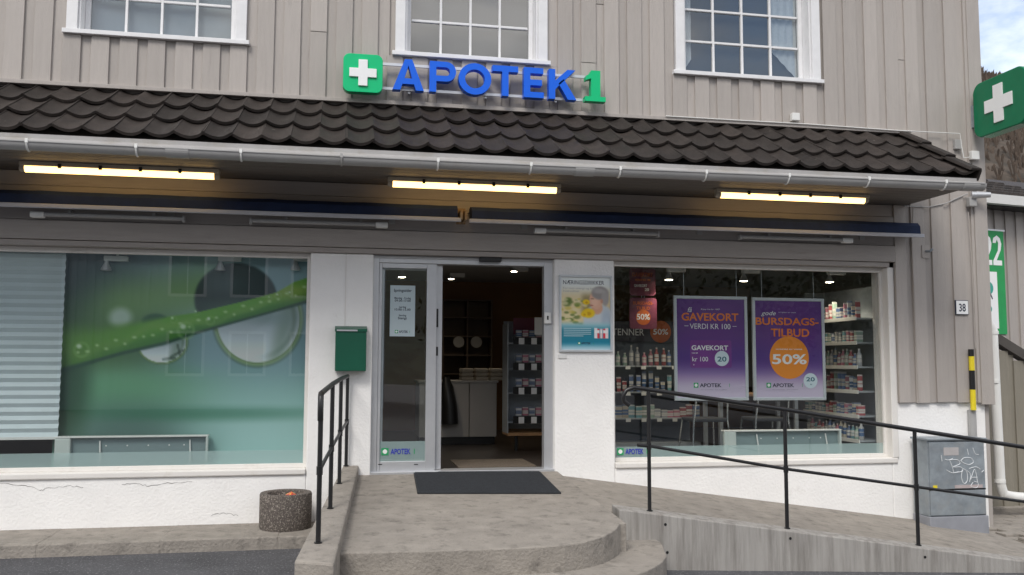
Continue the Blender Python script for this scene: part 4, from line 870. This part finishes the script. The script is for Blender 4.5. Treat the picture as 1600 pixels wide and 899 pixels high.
chair(c1.x, .78, 'chrome-legged grey chair below the GAVEKORT poster'); chair(c2.x, .78, 'chrome-legged grey chair below the BURSDAGSTILBUD poster')
# seen through the doorway
ct_ = thing('shop_counter', (2.0,3.2,0), 'white shop counter seen through the open doorway', 'counter')
ca, cb_ = F(690,660,3.0), F(776,655,3.0)
box('counter_body', ca.x-.3, (ca.x+cb_.x)/2-.004, 3.0, 3.6, .1, .82, COUNTER, ct_, bevel=.006); box('counter_body', (ca.x+cb_.x)/2+.004, cb_.x, 3.0, 3.6, .1, .82, COUNTER, ct_, bevel=.006)
box('plinth', ca.x-.28, cb_.x-.02, 3.04, 3.58, 0, .1, DARK, ct_); box('counter_top', ca.x-.32, cb_.x+.02, 2.98, 3.62, .821, .85, COUNTER, ct_, bevel=.005)
TOW = mat('cream_towel', (.42,.37,.30), .9, .1, 20, .4, 90)
for i in range(3):
    for k in range(3):
        x_ = ca.x+.35+i*.20; obj('folded_towel', MB().box(x_-.085,x_+.085,3.05,3.3,.851+k*.055,.851+k*.055+.052), TOW, bevel=.018, label='cream folded towel, %s of the %s pile on the white counter' % (('bottom','middle','top')[k], ('left','centre','right')[i]), cat='towel', group='towels on the counter')
bs = thing('back_shelf', (2.2,5.3,0), 'dark shelving with round price signs on the back wall beyond the counter', 'shelf')
xa_, xb_ = F(692,560,5.2).x, F(768,560,5.2).x
box('back_panel', xa_, xb_, 5.5, 5.55, 0, 2.1, mat('brown_shelf', (.10,.07,.05), .6), bs)
for z in (.9,1.2,1.5,1.8,2.08): box('shelf', xa_, xb_, 5.2, 5.5, z, z+.02, MATS['brown_shelf'], bs)
for xx in (xa_, (xa_+xb_)/2, xb_): box('upright', xx-.012, xx+.012, 5.19, 5.5, 0, 2.1, MATS['brown_shelf'], bs)
for xx in (xa_+.25, xb_-.25): disc('round_price_sign', xx, 5.18, 1.42, .09, INWALL, bs)
gd = thing('door_display_stand', (2.6,2.2,0), 'grey wire display stand with pink boxes inside the open doorway', 'shelf')
ga, gb = F(794,690,2.0), F(870,690,2.0)
box('back_panel', ga.x, gb.x, 2.32, 2.35, .25, 1.62, SHELFM, gd); box('side_panel', ga.x-.012, ga.x, 2.0, 2.35, .22, 1.58, SHELFM, gd)
box('base', ga.x-.01, gb.x, 1.98, 2.35, .19, .225, WOOD, gd)
for xx in (ga.x+.12, gb.x-.1): obj('caster', MB().tube([(xx,2.1,.0),(xx,2.1,.19)], .022, 8), DARK, gd)
for k, z in enumerate((.36,.72,1.02,1.34)):
    box('shelf', ga.x, gb.x, 2.02, 2.32, z-.015, z, SHELFM, gd); box('wire_front', ga.x+.06, gb.x, 2.0, 2.012, z-.02, z+.07, DARK, gd)
    for i in range(5): product('box', 1 if i%2 else 0, (ga.x+.14+i*.085, 2.06, z+.075 if k < 3 else z+.06), (1,1,1.0), 'small %s box, %s from left, on the %s shelf of the doorway stand' % (PC[1 if i%2 else 0], ORD[i], ('lowest','second','third','top')[k]), 'boxes on the doorway stand, %s shelf' % ('lowest','second','third','top')[k], 'box')
    for i in range(3): box('price_card', ga.x+.13+i*.16, ga.x+.20+i*.16, 1.994, 1.9995, z-.02, z+.06, TXTW, gd)
pc = quad('price_sheet', ga.x+.33, ga.x+.46, 1.995, 1.44, 1.66, TXTW, gd); box('top_card', ga.x+.10, ga.x+.5, 2.2, 2.21, 1.45, 1.66, RED, gd)
jk = thing('black_jacket_stand', (2.0,2.9,0), 'dark garment hanging at the left end of the white counter', 'garment')
obj('garment_body', MB().tube([(ca.x+.10,2.93,.28),(ca.x+.09,2.93,.5),(ca.x+.06,2.94,.75),(ca.x+.05,2.95,.90)], [.12,.11,.09,.04], 10), DARK, jk, smooth=True)

# ================================================================ HANDRAILS, BIN, CABINET
def railing(posts, mids, name, lab, first, ext=None, curl=None):
    """posts: list of (base Vector, top Vector)"""
    T = thing(name, posts[0][0], lab, 'handrail')
    for b0, t0 in posts:
        obj('post', MB().tube([b0, t0], .0165, 10), BLK, T, smooth=True)
        obj('base_collar', MB().tube([b0, b0+Vector((0,0,.008))], .026, 12), BLK, T)
    tops = [t0 for _, t0 in posts]; path = tops[:]
    if ext: path.append(ext[0]); mids = mids + [ext[1]]
    if curl: path = curl + path
    obj('top_rail', MB().tube(path, .019, 12), BLK, T, smooth=True); obj('mid_rail', MB().tube(mids, .0135, 10), BLK, T, smooth=True)
    for (b0, t0), m0 in zip(posts, mids if len(mids) == len(posts) or ext else mids):
        obj('joint', MB().tube([m0+Vector((0,0,-.03)), m0+Vector((0,0,.025))], .021, 10), BLK, T, smooth=True)
    return T
def at_base(px, py, a, b, c): return PL(px, py, a, b, c)
P = []; Mi = []
for (bx, by), ty, my in zip(((497,849),(516,795),(530,756),(540.5,727)), (615,600,592,588), (735,700,676,659)):
    b0 = at_base(bx, by, 0, S, PT); b0.y = min(b0.y, -.06); P.append((b0, Vector((b0.x, b0.y, zat(b0.x,b0.y,ty))))); Mi.append(Vector((b0.x, b0.y, zat(b0.x,b0.y,my))))
t0 = P[0][1]
curl = [t0+Vector((-.0,-.10,-.17)), t0+Vector((0,-.125,-.10)), t0+Vector((0,-.10,-.025)), t0+Vector((0,-.05,.0))]
railing(P, Mi, 'handrail', 'black steel handrail with four posts on the parapet left of the door', 0, None, curl)
P = []; Mi = []
for (bx, by), ty, my in zip(((1015,789),(1230,817.5),(1435,846)), (609,640,672), (697,733,761)):
    x_ = 3.0
    for _ in range(30):
        v_ = Vector((x_, wall_y(x_)+.1, wt(x_, wall_y(x_)+.1)))-CAM; x_ += (bx-(CX+FPX*v_.dot(rt)/v_.dot(fwd)))*.004
    b0 = Vector((x_, wall_y(x_)+.1, wt(x_, wall_y(x_)+.1))); P.append((b0, Vector((b0.x,b0.y,zat(b0.x,b0.y,ty))))); Mi.append(Vector((b0.x,b0.y,zat(b0.x,b0.y,my))))
d = P[2][1]-P[1][1]; dm = Mi[2]-Mi[1]
pb = P[2][0]+ (P[2][0]-P[1][0]); P.append((Vector((pb.x, wall_y(pb.x)+.1, wt(pb.x, wall_y(pb.x)+.1))), P[2][1]+d)); Mi.append(Mi[2]+dm)
t0 = P[0][1]
curl = [t0+Vector((-.17,0,-.13)), t0+Vector((-.215,0,-.10)), t0+Vector((-.225,0,-.05)), t0+Vector((-.195,0,-.005)), t0+Vector((-.13,0,.018)), t0+Vector((-.05,0,.008))]
Mi2 = [Mi[0]+Vector((-.10,0,.008))] + Mi
T = railing(P, Mi, 'ramp_handrail', 'long black steel handrail with curled end running down beside the ramp', 0, None, curl)
obj('mid_rail', MB().tube([Mi2[0], Mi[0]], .015, 10), BLK, T, smooth=True)
# round bin of exposed aggregate
bc = PL(446,838,0,0,PZ); bc = Vector((bc.x, max(bc.y+.24, yk+.27), PZ)); bc.y = -.30
r0 = .245*.98; bx_ = F(405,800,bc.y).x; bx2 = F(487,800,bc.y).x; r0 = (bx2-bx_)/2; bc.x = (bx_+bx2)/2
hb = zat(bc.x, bc.y-r0, 775)-PZ
T = thing('concrete_bin', bc, 'round exposed-aggregate concrete bin by the parapet', 'bin')
obj('bin_body', MB().lathe(bc, [(r0*.97,0),(r0,.02),(r0,hb-.015),(r0*.97,hb),(r0*.72,hb-.004),(r0*.68,hb-.03),(r0*.66,hb-.16)], 40), AGG, T, smooth=True)
obj('bin_opening', MB().lathe(bc+Vector((0,0,hb-.15)), [(r0*.66,0),(r0*.66,.004)], 28), DARK, T)
g = bc+Vector((.03,.0,hb-.125)); obj('crisp_packet', MB().add([g+Vector((-.09,-.05,.02)), g+Vector((.06,-.08,.05)), g+Vector((.12,.03,.06)), g+Vector((-.03,.07,.10)), g+Vector((.02,-.0,.13)), g+Vector((.0,-.02,.0))], [(0,1,4),(1,2,4),(2,3,4),(3,0,4),(0,5,1),(1,5,2),(2,5,3),(3,5,0)]), mat('red_foil', (.55,.03,.02), .3, .4, 20, dirt=(.75,.45,.05), dscale=14, dlo=.5, dhi=.56), label='crumpled red packet lying in the concrete bin', cat='packet')
# utility cabinet
fy = -.33; a = F(1452,805,fy); b = F(1541,828,fy); zc0 = rz(6.7,-.3)-.02
x0, x1 = F(1452,760,fy).x, F(1541,760,fy).x; zt = F(1500,688,fy).z
T = thing('utility_cabinet', ((x0+x1)/2,fy,zc0), 'grey galvanised utility cabinet with white scribbled graffiti beside the ramp', 'cabinet')
zz = [F(1500,806,fy).z, F(1500,765,fy).z, F(1500,688,fy).z]
box('plinth', x0-.01, x1+.01, fy-.008, -.05, zc0-.1, zz[0]-.006, mat('plinth_grey', (.26,.27,.30), .55, .15, 5), T, bevel=.006)
box('body', x0, x1, fy+.012, -.06, zz[0]-.004, zz[2], GALV, T, bevel=.006)
box('lower_panel', x0+.012, x1-.012, fy, fy+.0115, zz[0]+.008, zz[1]-.008, GALV, T, bevel=.003); dr = box('door', x0+.012, x1-.012, fy-.006, fy+.0115, zz[1]+.008, zz[2]-.02, GALV, T, bevel=.004)
box('seam', x0+.004, x1-.004, fy+.002, fy+.0117, zz[1]-.008, zz[1]+.008, DARK, T); box('cap', x0-.02, x1+.02, fy-.02, -.05, zz[2], zz[2]+.022, GALV, T, bevel=.006)
box('id_plate', x0+.18, x0+.36, fy-.009, fy-.0065, zz[2]-.16, zz[2]-.075, mat('pale_plate', (.40,.38,.38), .5), T)
box('warning_sticker', x0+.04, x0+.09, fy-.0085, fy-.0065, zz[1]-.055 if False else zz[1]+.012, zz[1]+.05, YEL, T); box('label_strip', x0+.3, x1-.05, fy-.0085, fy-.0065, zz[1]+.014, zz[1]+.048, mat('pinkish_label', (.42,.36,.36), .5), T)
SPR = mat('white_spray_paint', (.62,.65,.67), .6, .1, 20)
gx = lambda u: x0+(x1-x0)*u; gz_ = lambda v: zz[1]+(zz[2]-zz[1])*(1-v)
strokes = [[(.28,.38),(.34,.40),(.42,.37)], [(.36,.40),(.40,.52),(.43,.66)], [(.30,.60),(.40,.66),(.52,.64)], [(.36,.40),(.50,.40),(.54,.48),(.42,.54),(.56,.55),(.58,.63),(.44,.66)],
           [(.56,.42),(.62,.36),(.74,.37),(.78,.45),(.70,.50),(.60,.46),(.56,.42)], [(.58,.60),(.56,.75),(.60,.88),(.66,.82),(.66,.65),(.60,.58)], [(.66,.62),(.72,.70),(.70,.85)], [(.72,.80),(.80,.60),(.84,.86)], [(.74,.76),(.84,.76)],
           [(.70,.58),(.82,.55),(.90,.60)], [(.76,.86),(.72,.94),(.82,.97),(.85,.88),(.78,.84)], [(.22,.30),(.23,.42)], [(.92,.66),(.96,.62)], [(.68,.18),(.70,.30)], [(.78,.16),(.82,.28),(.88,.30)]]
for s_ in strokes:
    pp = [Vector((gx(u), fy-.0075, gz_(v))) for u, v in s_]
    if len(pp) > 2:      # smooth the stroke
        sp = []
        for i in range(len(pp)-1):
            p0, p1, p2, p3 = pp[max(0,i-1)], pp[i], pp[i+1], pp[min(len(pp)-1,i+2)]
            for k in range(5): t = k/5; sp.append(.5*((2*p1)+(p2-p0)*t+(2*p0-5*p1+4*p2-p3)*t*t+(3*p1-p0-3*p2+p3)*t**3))
        pp = sp + [pp[-1]]
    obj('graffiti_stroke', MB().tube(pp, .0042, 4), SPR, dr)

# ================================================================ SMALL FITTINGS AT THE RIGHT-HAND CORNER
p0, p1 = F(1521,640,-.085), F(1517,545,-.085)
T = thing('cable_guard', p0, 'yellow and black striped cable guard on the building corner', 'guard')
zs_ = [zat(p0.x,-.085,r_) for r_ in (641,609,579,557,546)]
for i, mt_ in enumerate((YEL,DARK,YEL,DARK)): obj('stripe', MB().tube([(p0.x,-.0855,zs_[i]),(p0.x,-.0855,zs_[i+1])], .03, 12), mt_, T, smooth=True)
obj('conduit', MB().tube([(p0.x+.02,-.03,-.9),(p0.x+.02,-.03,zs_[0])], .045, 12), GUT, T, smooth=True)
def fit(name, px, py, y, w_, h_, d_, m_, lab, cat):
    p = F(px,py,y); return box(name, p.x-w_/2, p.x+w_/2, y-d_, y, p.z-h_/2, p.z+h_/2, m_, bevel=.006, label=lab, cat=cat)
fit('junction_box', 1520, 244, -.064, .10, .10, .05, PLW, 'white junction box on the corner board below the green projecting sign', 'box')
fit('alarm_box', 1494, 227, -.05, .085, .11, .045, GUT, 'small grey box on the cladding above the end of the canopy roof', 'box')
fit('wall_sensor_box', 1240, 184.5, -.05, .09, .085, .06, PLW, 'small white box standing on the ledge below the right upstairs window', 'box')
p = F(1515,312,-.064); T = thing('floodlight', p, 'small grey floodlight on the corner board below the gutter end', 'light')
box('lamp_base', p.x-.05, p.x+.045, -.13, -.064, p.z-.09, p.z+.02, GUT, T, bevel=.01); obj('lamp_head', MB().tube([(p.x-.02,-.12,p.z+.04),(p.x+.16,-.20,p.z+.035)], [.045,.03], 12), ALU, T, smooth=True)
p = F(1446,393,-.05); T = thing('awning_hook_plate', p, 'small wall plate with hook on the cladding right of the awning', 'bracket')
box('plate', p.x-.045, p.x+.045, -.056, -.0475, p.z-.075, p.z+.07, CLAD, T); obj('hook', MB().tube([(p.x,-.056,p.z),(p.x+.02,-.10,p.z-.005),(p.x+.05,-.105,p.z+.02)], .014, 8), GALV, T, smooth=True)
def cable(pts, y, r, m_, lab):
    obj('cable', MB().tube([F(a_,b2,y) for a_, b2 in pts], r, 6), m_, label=lab, cat='cable')
cable([(1040,181.5),(1150,188),(1260,194),(1400,204),(1500,209),(1503,232),(1506,247),(1514,246)], -.096, .006, PLW, 'white cable running along the ledge to the corner')
cable([(1412,322),(1450,324),(1478,318),(1500,308),(1512,303)], -.058, .007, GUT, 'grey cable looping from the canopy end to the floodlight')
cable([(1427,325),(1425,375),(1427,420),(1431,520),(1436,627)], -.056, .005, CLAD, 'thin painted cable down the cladding right of the window')
cable([(1513,332),(1519,420),(1524,545)], -.070, .006, CLAD, 'thin painted cable down the corner board beneath the floodlight')
# downpipe
y = .55; pts = [F(1541,500,y), F(1551,516,y), F(1552,540,y), F(1557,640,y), F(1563,755,y), F(1568,772,y), F(1582,776,y), F(1640,781,y)]
T = thing('downpipe', F(1563,770,y), 'white plastic downpipe bending right at its foot beside the corner', 'downpipe')
obj('pipe', MB().tube(pts, .057, 14), PLW, T, smooth=True)
for q_ in (F(1553,596,y), F(1562.5,752,y), F(1551.5,520,y)): obj('pipe_collar', MB().tube([q_-Vector((0,0,.02)), q_+Vector((0,0,.02))], .064, 14), PLW, T, smooth=True)
# clad stair parapet right of the downpipe
SPY = .95
OL = mat('olive_grey_cladding', (.235,.215,.175), .65, .1, 5, .3, 45, stretch=(6,6,.6), rnd=.05)
T = thing('stair_parapet', (8.6,SPY,-.9), 'olive grey boarded stair parapet with dark sloping cap right of the downpipe', 'wall')
xa = BX1+.01
cap = lambda x_: F(1565,541,SPY).z - .62*(x_-F(1565,541,SPY).x)*.9
x_ = xa
while x_ < 10.4:
    box('board', x_, x_+.145, SPY-.022, SPY, -.9, cap(x_+.145)-.02, OL, T, bevel=.003); box('board', x_+.13, x_+.235, SPY, SPY+.02, -.9, cap(x_+.235)-.02, OL, T); x_ += .22
obj('cap_board', MB().prism([(xa,SPY-.06,cap(xa)-.02),(10.4,SPY-.06,cap(10.4)-.02),(10.4,SPY-.06,cap(10.4)+.11),(xa,SPY-.06,cap(xa)+.11)], (0,.14,0)), mat('dark_cap_board', (.07,.062,.055), .6, .2, 6), T)
box('footing', xa, 10.4, SPY-.12, SPY+.1, -1.1, -.66, CONC, T, bevel=.01)
# neighbouring building: wall, tiled roof, white gutter, hanging green banner
NY = 5.0; th_ = rad(10); nd = Vector((math.cos(th_), math.sin(th_), 0))
NBo = F(1530,420,NY); NBo = Vector((NBo.x-.9, NBo.y-.16, 0))
T = thing('neighbour_building', NBo + nd*3, 'grey boarded neighbouring house with dark tiled roof and white gutter', 'building')
zg = F(1567,318,NY).z; nn = Vector((nd.y,-nd.x,0))
def NP(s_, z, o_=0): v = NBo + nd*s_ + nn*o_; return Vector((v.x, v.y, z))
mb = MB().hexa([NP(0,-1.2,0),NP(7,-1.2,0),NP(7,-1.2,-5),NP(0,-1.2,-5)], [NP(0,zg-.1,0),NP(7,zg-.1,0),NP(7,zg-.1,-5),NP(0,zg-.1,-5)]); nw = obj('wall', mb, CLAD, T)
for i in range(26): 
    s0 = i*.26; obj('board', MB().hexa([NP(s0,-1.2,.001),NP(s0+.16,-1.2,.001),NP(s0+.16,-1.2,.03),NP(s0,-1.2,.03)], [NP(s0,zg-.1,.001),NP(s0+.16,zg-.1,.001),NP(s0+.16,zg-.1,.03),NP(s0,zg-.1,.03)]), CLAD, nw)
mb = MB(); rows = 7
rf = obj('roof', MB().hexa([NP(-.3,zg+.02,.30),NP(7.3,zg+.02,.30),NP(7.3,zg+.5,-2.4),NP(-.3,zg+.5,-2.4)], [NP(-.3,zg+.09,.32),NP(7.3,zg+.09,.32),NP(7.3,zg+1.12,-2.4),NP(-.3,zg+1.12,-2.4)]), TILE, T)
for r in range(rows):
    for i in range(14):
        o0 = .33-r*.38; z_ = zg+.10+(r*.38)*.38; s0 = -.3+i*.24
        obj('roof_tile', MB().hexa([NP(s0,z_-.01,o0),NP(s0+.23,z_-.01,o0),NP(s0+.23,z_+.13,o0-.40),NP(s0,z_+.13,o0-.40)], [NP(s0+.04,z_+.055,o0),NP(s0+.19,z_+.055,o0),NP(s0+.19,z_+.17,o0-.40),NP(s0+.04,z_+.17,o0-.40)]), TILE, rf, bevel=0)
obj('gutter', MB().hexa([NP(-.35,zg-.10,.34),NP(7.3,zg-.10,.34),NP(7.3,zg-.10,.46),NP(-.35,zg-.10,.46)], [NP(-.35,zg+.06,.34),NP(7.3,zg+.06,.34),NP(7.3,zg+.06,.48),NP(-.35,zg+.06,.48)]), PLW, T)
obj('eave_soffit', MB().hexa([NP(-.3,zg-.12,0),NP(7,zg-.12,0),NP(7,zg-.12,.33),NP(-.3,zg-.12,.33)], [NP(-.3,zg-.02,0),NP(7,zg-.02,0),NP(7,zg-.02,.33),NP(-.3,zg-.02,.33)]), DARK, T)
a, b = F(1578,527,NY), F(1578,366,NY); s1 = (a-NBo).dot(nd); z0, z1 = a.z+.05, b.z+.05; s0 = s1-.95
bn = thing('hanging_banner', NP((s0+s1)/2, z0, .06), 'tall green banner with white 22 on the neighbouring house', 'banner')
def nquad(name, sa, sb, za, zb, o_, m_, par): return obj(name, MB().hexa([NP(sa,za,o_),NP(sb,za,o_),NP(sb,za,o_+.004),NP(sa,za,o_+.004)], [NP(sa,zb,o_),NP(sb,zb,o_),NP(sb,zb,o_+.004),NP(sa,zb,o_+.004)]), m_, par)
cl = nquad('cloth', s0, s1, z0, z1, .045, mat('banner_green', (.01,.30,.08), .6, .1, 4), bn); nquad('top_bar', s0-.03, s1+.05, z1, z1+.03, .04, SILVER, bn)
nquad('white_field', s0+.05, s1-.20, z0+.1, z0+(z1-z0)*.60, .051, CROSS, cl)
def nglyph(poly, m_, o_, name='numeral'): obj(name, MB().add([NP(s_, z, o_) for s_, z in poly], [tuple(range(len(poly)))]), m_, cl)
for k in (0, 1):
    sx = s1-.27-.235*(1-k); zt_, zb_ = z1-.08, z1-.62; w2 = .21
    strip = [(sx,zt_-.14),(sx+.02,zt_-.05),(sx+w2/2,zt_),(sx+w2-.03,zt_-.05),(sx+w2,zt_-.15),(sx+w2-.02,zt_-.26),(sx+.085,zb_+.09),(sx+w2,zb_+.09),(sx+w2,zb_),(sx,zb_),(sx,zb_+.08),(sx+w2-.09,zt_-.27),(sx+w2-.075,zt_-.14),(sx+w2/2,zt_-.075),(sx+.075,zt_-.14)]
    nglyph(strip, CROSS, .0525)
pc_ = [(s1-.46+.12*math.cos(k*math.pi/12), z0+(z1-z0)*.44+.12*math.sin(k*math.pi/12)) for k in range(24)]; nglyph([(p_+.04,q_) for p_,q_ in pc_], mat('teal_print', (.03,.33,.26), .5), .0565, 'round_emblem')
pc_ = [(s1-.46+.075*math.cos(k*math.pi/12), z0+(z1-z0)*.44+.075*math.sin(k*math.pi/12)) for k in range(24)]; nglyph(pc_, mat('pink_print', (.6,.25,.3), .5), .058, 'round_emblem')
nglyph([(s1-.41,z0+(z1-z0)*.40),(s1-.39,z0+(z1-z0)*.415),(s1-.32,z0+(z1-z0)*.34),(s1-.34,z0+(z1-z0)*.33)], MATS['dark_navy_ink'], .0575, 'emblem_handle')
pc_ = [(s1-.45+.10*math.cos(k*math.pi/12), z0+(z1-z0)*.24+.08*math.sin(k*math.pi/12)) for k in range(24)]; nglyph(pc_, MATS['teal_print'], .0565, 'round_emblem')

# ================================================================ BEYOND: hillside, what the windows reflect
rh = random.Random(11)
def hill(name, fn, nx_, ny_, material, lab=None):
    vs = []; 
    for j in range(ny_+1):
        for i in range(nx_+1): vs.append(fn(i/nx_, j/ny_))
    return obj(name, MB().add(vs, [(j*(nx_+1)+i, j*(nx_+1)+i+1, (j+1)*(nx_+1)+i+1, (j+1)*(nx_+1)+i) for j in range(ny_) for i in range(nx_)]), material, smooth=True, kind='structure')
HB = mat('bare_brown_hillside', (.085,.065,.05), .95, .5, .12, 0, dirt=(.03,.026,.02), dscale=.35, dlo=.42, dhi=.62)
from mathutils import noise
def hfn(u, v):
    x_ = 30+170*u; y_ = 20+180*v; d_ = 35+110*sm(.05,.75,v*.85+.15*u)
    h = -.8 + 49*sm(0,.62,v) + 3*noise.noise((x_*.05,y_*.05,1)) + 1.2*noise.noise((x_*.2,y_*.2,4)) + .5*noise.noise((x_*.6,y_*.6,7))*min(1,v*6); return (x_, y_, h)
hill('hillside', hfn, 90, 110, HB)
def gfn(u, v):
    x_ = -160+320*u; y_ = -60-100*v; return (x_, y_, -.8 + 27*sm(0,.7,v) + 2.5*noise.noise((x_*.06,y_*.06,2)) + noise.noise((x_*.3,y_*.3,2)))
hill('unseen_added_slope', gfn, 80, 30, mat('added_slope_dark_green', (.035,.042,.028), .95, .5, .2, dirt=(.015,.018,.012), dscale=.5, dlo=.4, dhi=.6))  # unseen slope behind the camera, added to keep the window reflections dark
# bare scrub on the hillside
mb = MB()
for _ in range(13000):
    u, v = rh.random()*.75, rh.random()**.8*.66; x_, y_, z_ = hfn(u, v); hgt = rh.uniform(.6,2.0)
    for k in range(3):
        a = rh.uniform(0,6.28); r_ = rh.uniform(.2,.7); dx, dy = math.cos(a)*r_, math.sin(a)*r_
        mb.add([(x_-.05,y_,z_-.2),(x_+.05,y_,z_-.2),(x_+dx+.03,y_+dy,z_+hgt),(x_+dx-.12,y_+dy+.1,z_+hgt*.8)], [(0,1,2,3)])
obj('bare_scrub', mb, mat('bare_scrub_brown', (.075,.055,.042), .95, .5, .5), kind='stuff', label='bare brown scrub covering the hillside beyond the corner')
# house across the street (shows only as a reflection in the left window and door)
OY = -24
T = thing('opposite_house', (-3.5,OY,-.55), 'pale boarded house across the street, reflected in the left shop window', 'building')
hw_ = obj('wall', MB().box(-9.5,1.6,OY-7,OY,-.6,6.2), mat('pale_blue_grey_boards', (.36,.40,.44), .7, .08, 4, stretch=(6,6,.5)), T)
for i in range(37): box('board', -9.5+i*.3, -9.5+i*.3+.19, OY+.001, OY+.025, -.6, 6.2, MATS['pale_blue_grey_boards'], hw_)
obj('roof', MB().hexa([(-10,OY-7.5,6.2),(2.1,OY-7.5,6.2),(2.1,OY+.6,6.2),(-10,OY+.6,6.2)], [(-10,OY-4,8.4),(2.1,OY-4,8.4),(2.1,OY-3,8.4),(-10,OY-3,8.4)]), TILE, T)
for xx in (-5.9,-3.8,-1.7,.2):
    for zz_ in (.7,3.5):
        wd_ = box('window', xx-.1, xx+1.2, OY+.026, OY+.05, zz_-.1, zz_+1.5, WHITE, T)
        for k in (0,1): box('pane', xx+k*.57, xx+k*.57+.53, OY+.051, OY+.058, zz_, zz_+1.4, mat('dark_pane', (.02,.025,.03), .1), wd_)
# leafy trees across the street (dark reflections in the right window)
LEAF = mat('dark_leaves', (.045,.06,.025), .8, .5, .8); BARK = mat('bark', (.06,.05,.04), .9, .3, 6)
rt_ = random.Random(5)
def tree(x_, y_, h, lab):
    T = thing('leafy_tree', (x_,y_,-.8), lab, 'tree', 'trees across the street')
    mb = MB().tube([(x_,y_,-.9),(x_+.1,y_,h*.35),(x_-.1,y_+.1,h*.8)], [.2,.14,.04], 8)
    for k in range(7): a = k*.9; mb.tube([(x_,y_,h*(.25+.07*k)),(x_+math.cos(a)*h*.22,y_+math.sin(a)*h*.22,h*(.42+.07*k))], [.07,.02], 6)
    obj('trunk', mb, BARK, T); mb = MB(); cl_ = [(rt_.gauss(0,.19)*h, rt_.gauss(0,.17)*h, h*(.56+rt_.uniform(-.32,.38))) for _ in range(34)]
    for cx2, cy2, cz2 in cl_:
        for _ in range(95):
            c = Vector((x_+cx2+rt_.gauss(0,.055)*h, y_+cy2+rt_.gauss(0,.055)*h, cz2+rt_.gauss(0,.045)*h)); a = Vector((rt_.gauss(0,1),rt_.gauss(0,1),rt_.gauss(0,1))).normalized(); b2 = a.orthogonal().normalized(); s_ = rt_.uniform(.08,.17)
            mb.add([c-a*s_, c+b2*s_*.6, c+a*s_, c-b2*s_*.6], [(0,1,2,3)])
    obj('crown', mb, LEAF, T)
tree(5.5,-21,7.5,'leafy tree across the street nearest the opposite house'); tree(11,-23,9,'middle leafy tree across the street'); tree(17,-20,8.5,'tall leafy tree across the street at the right'); tree(23,-24,9.5,'farthest right leafy tree across the street')
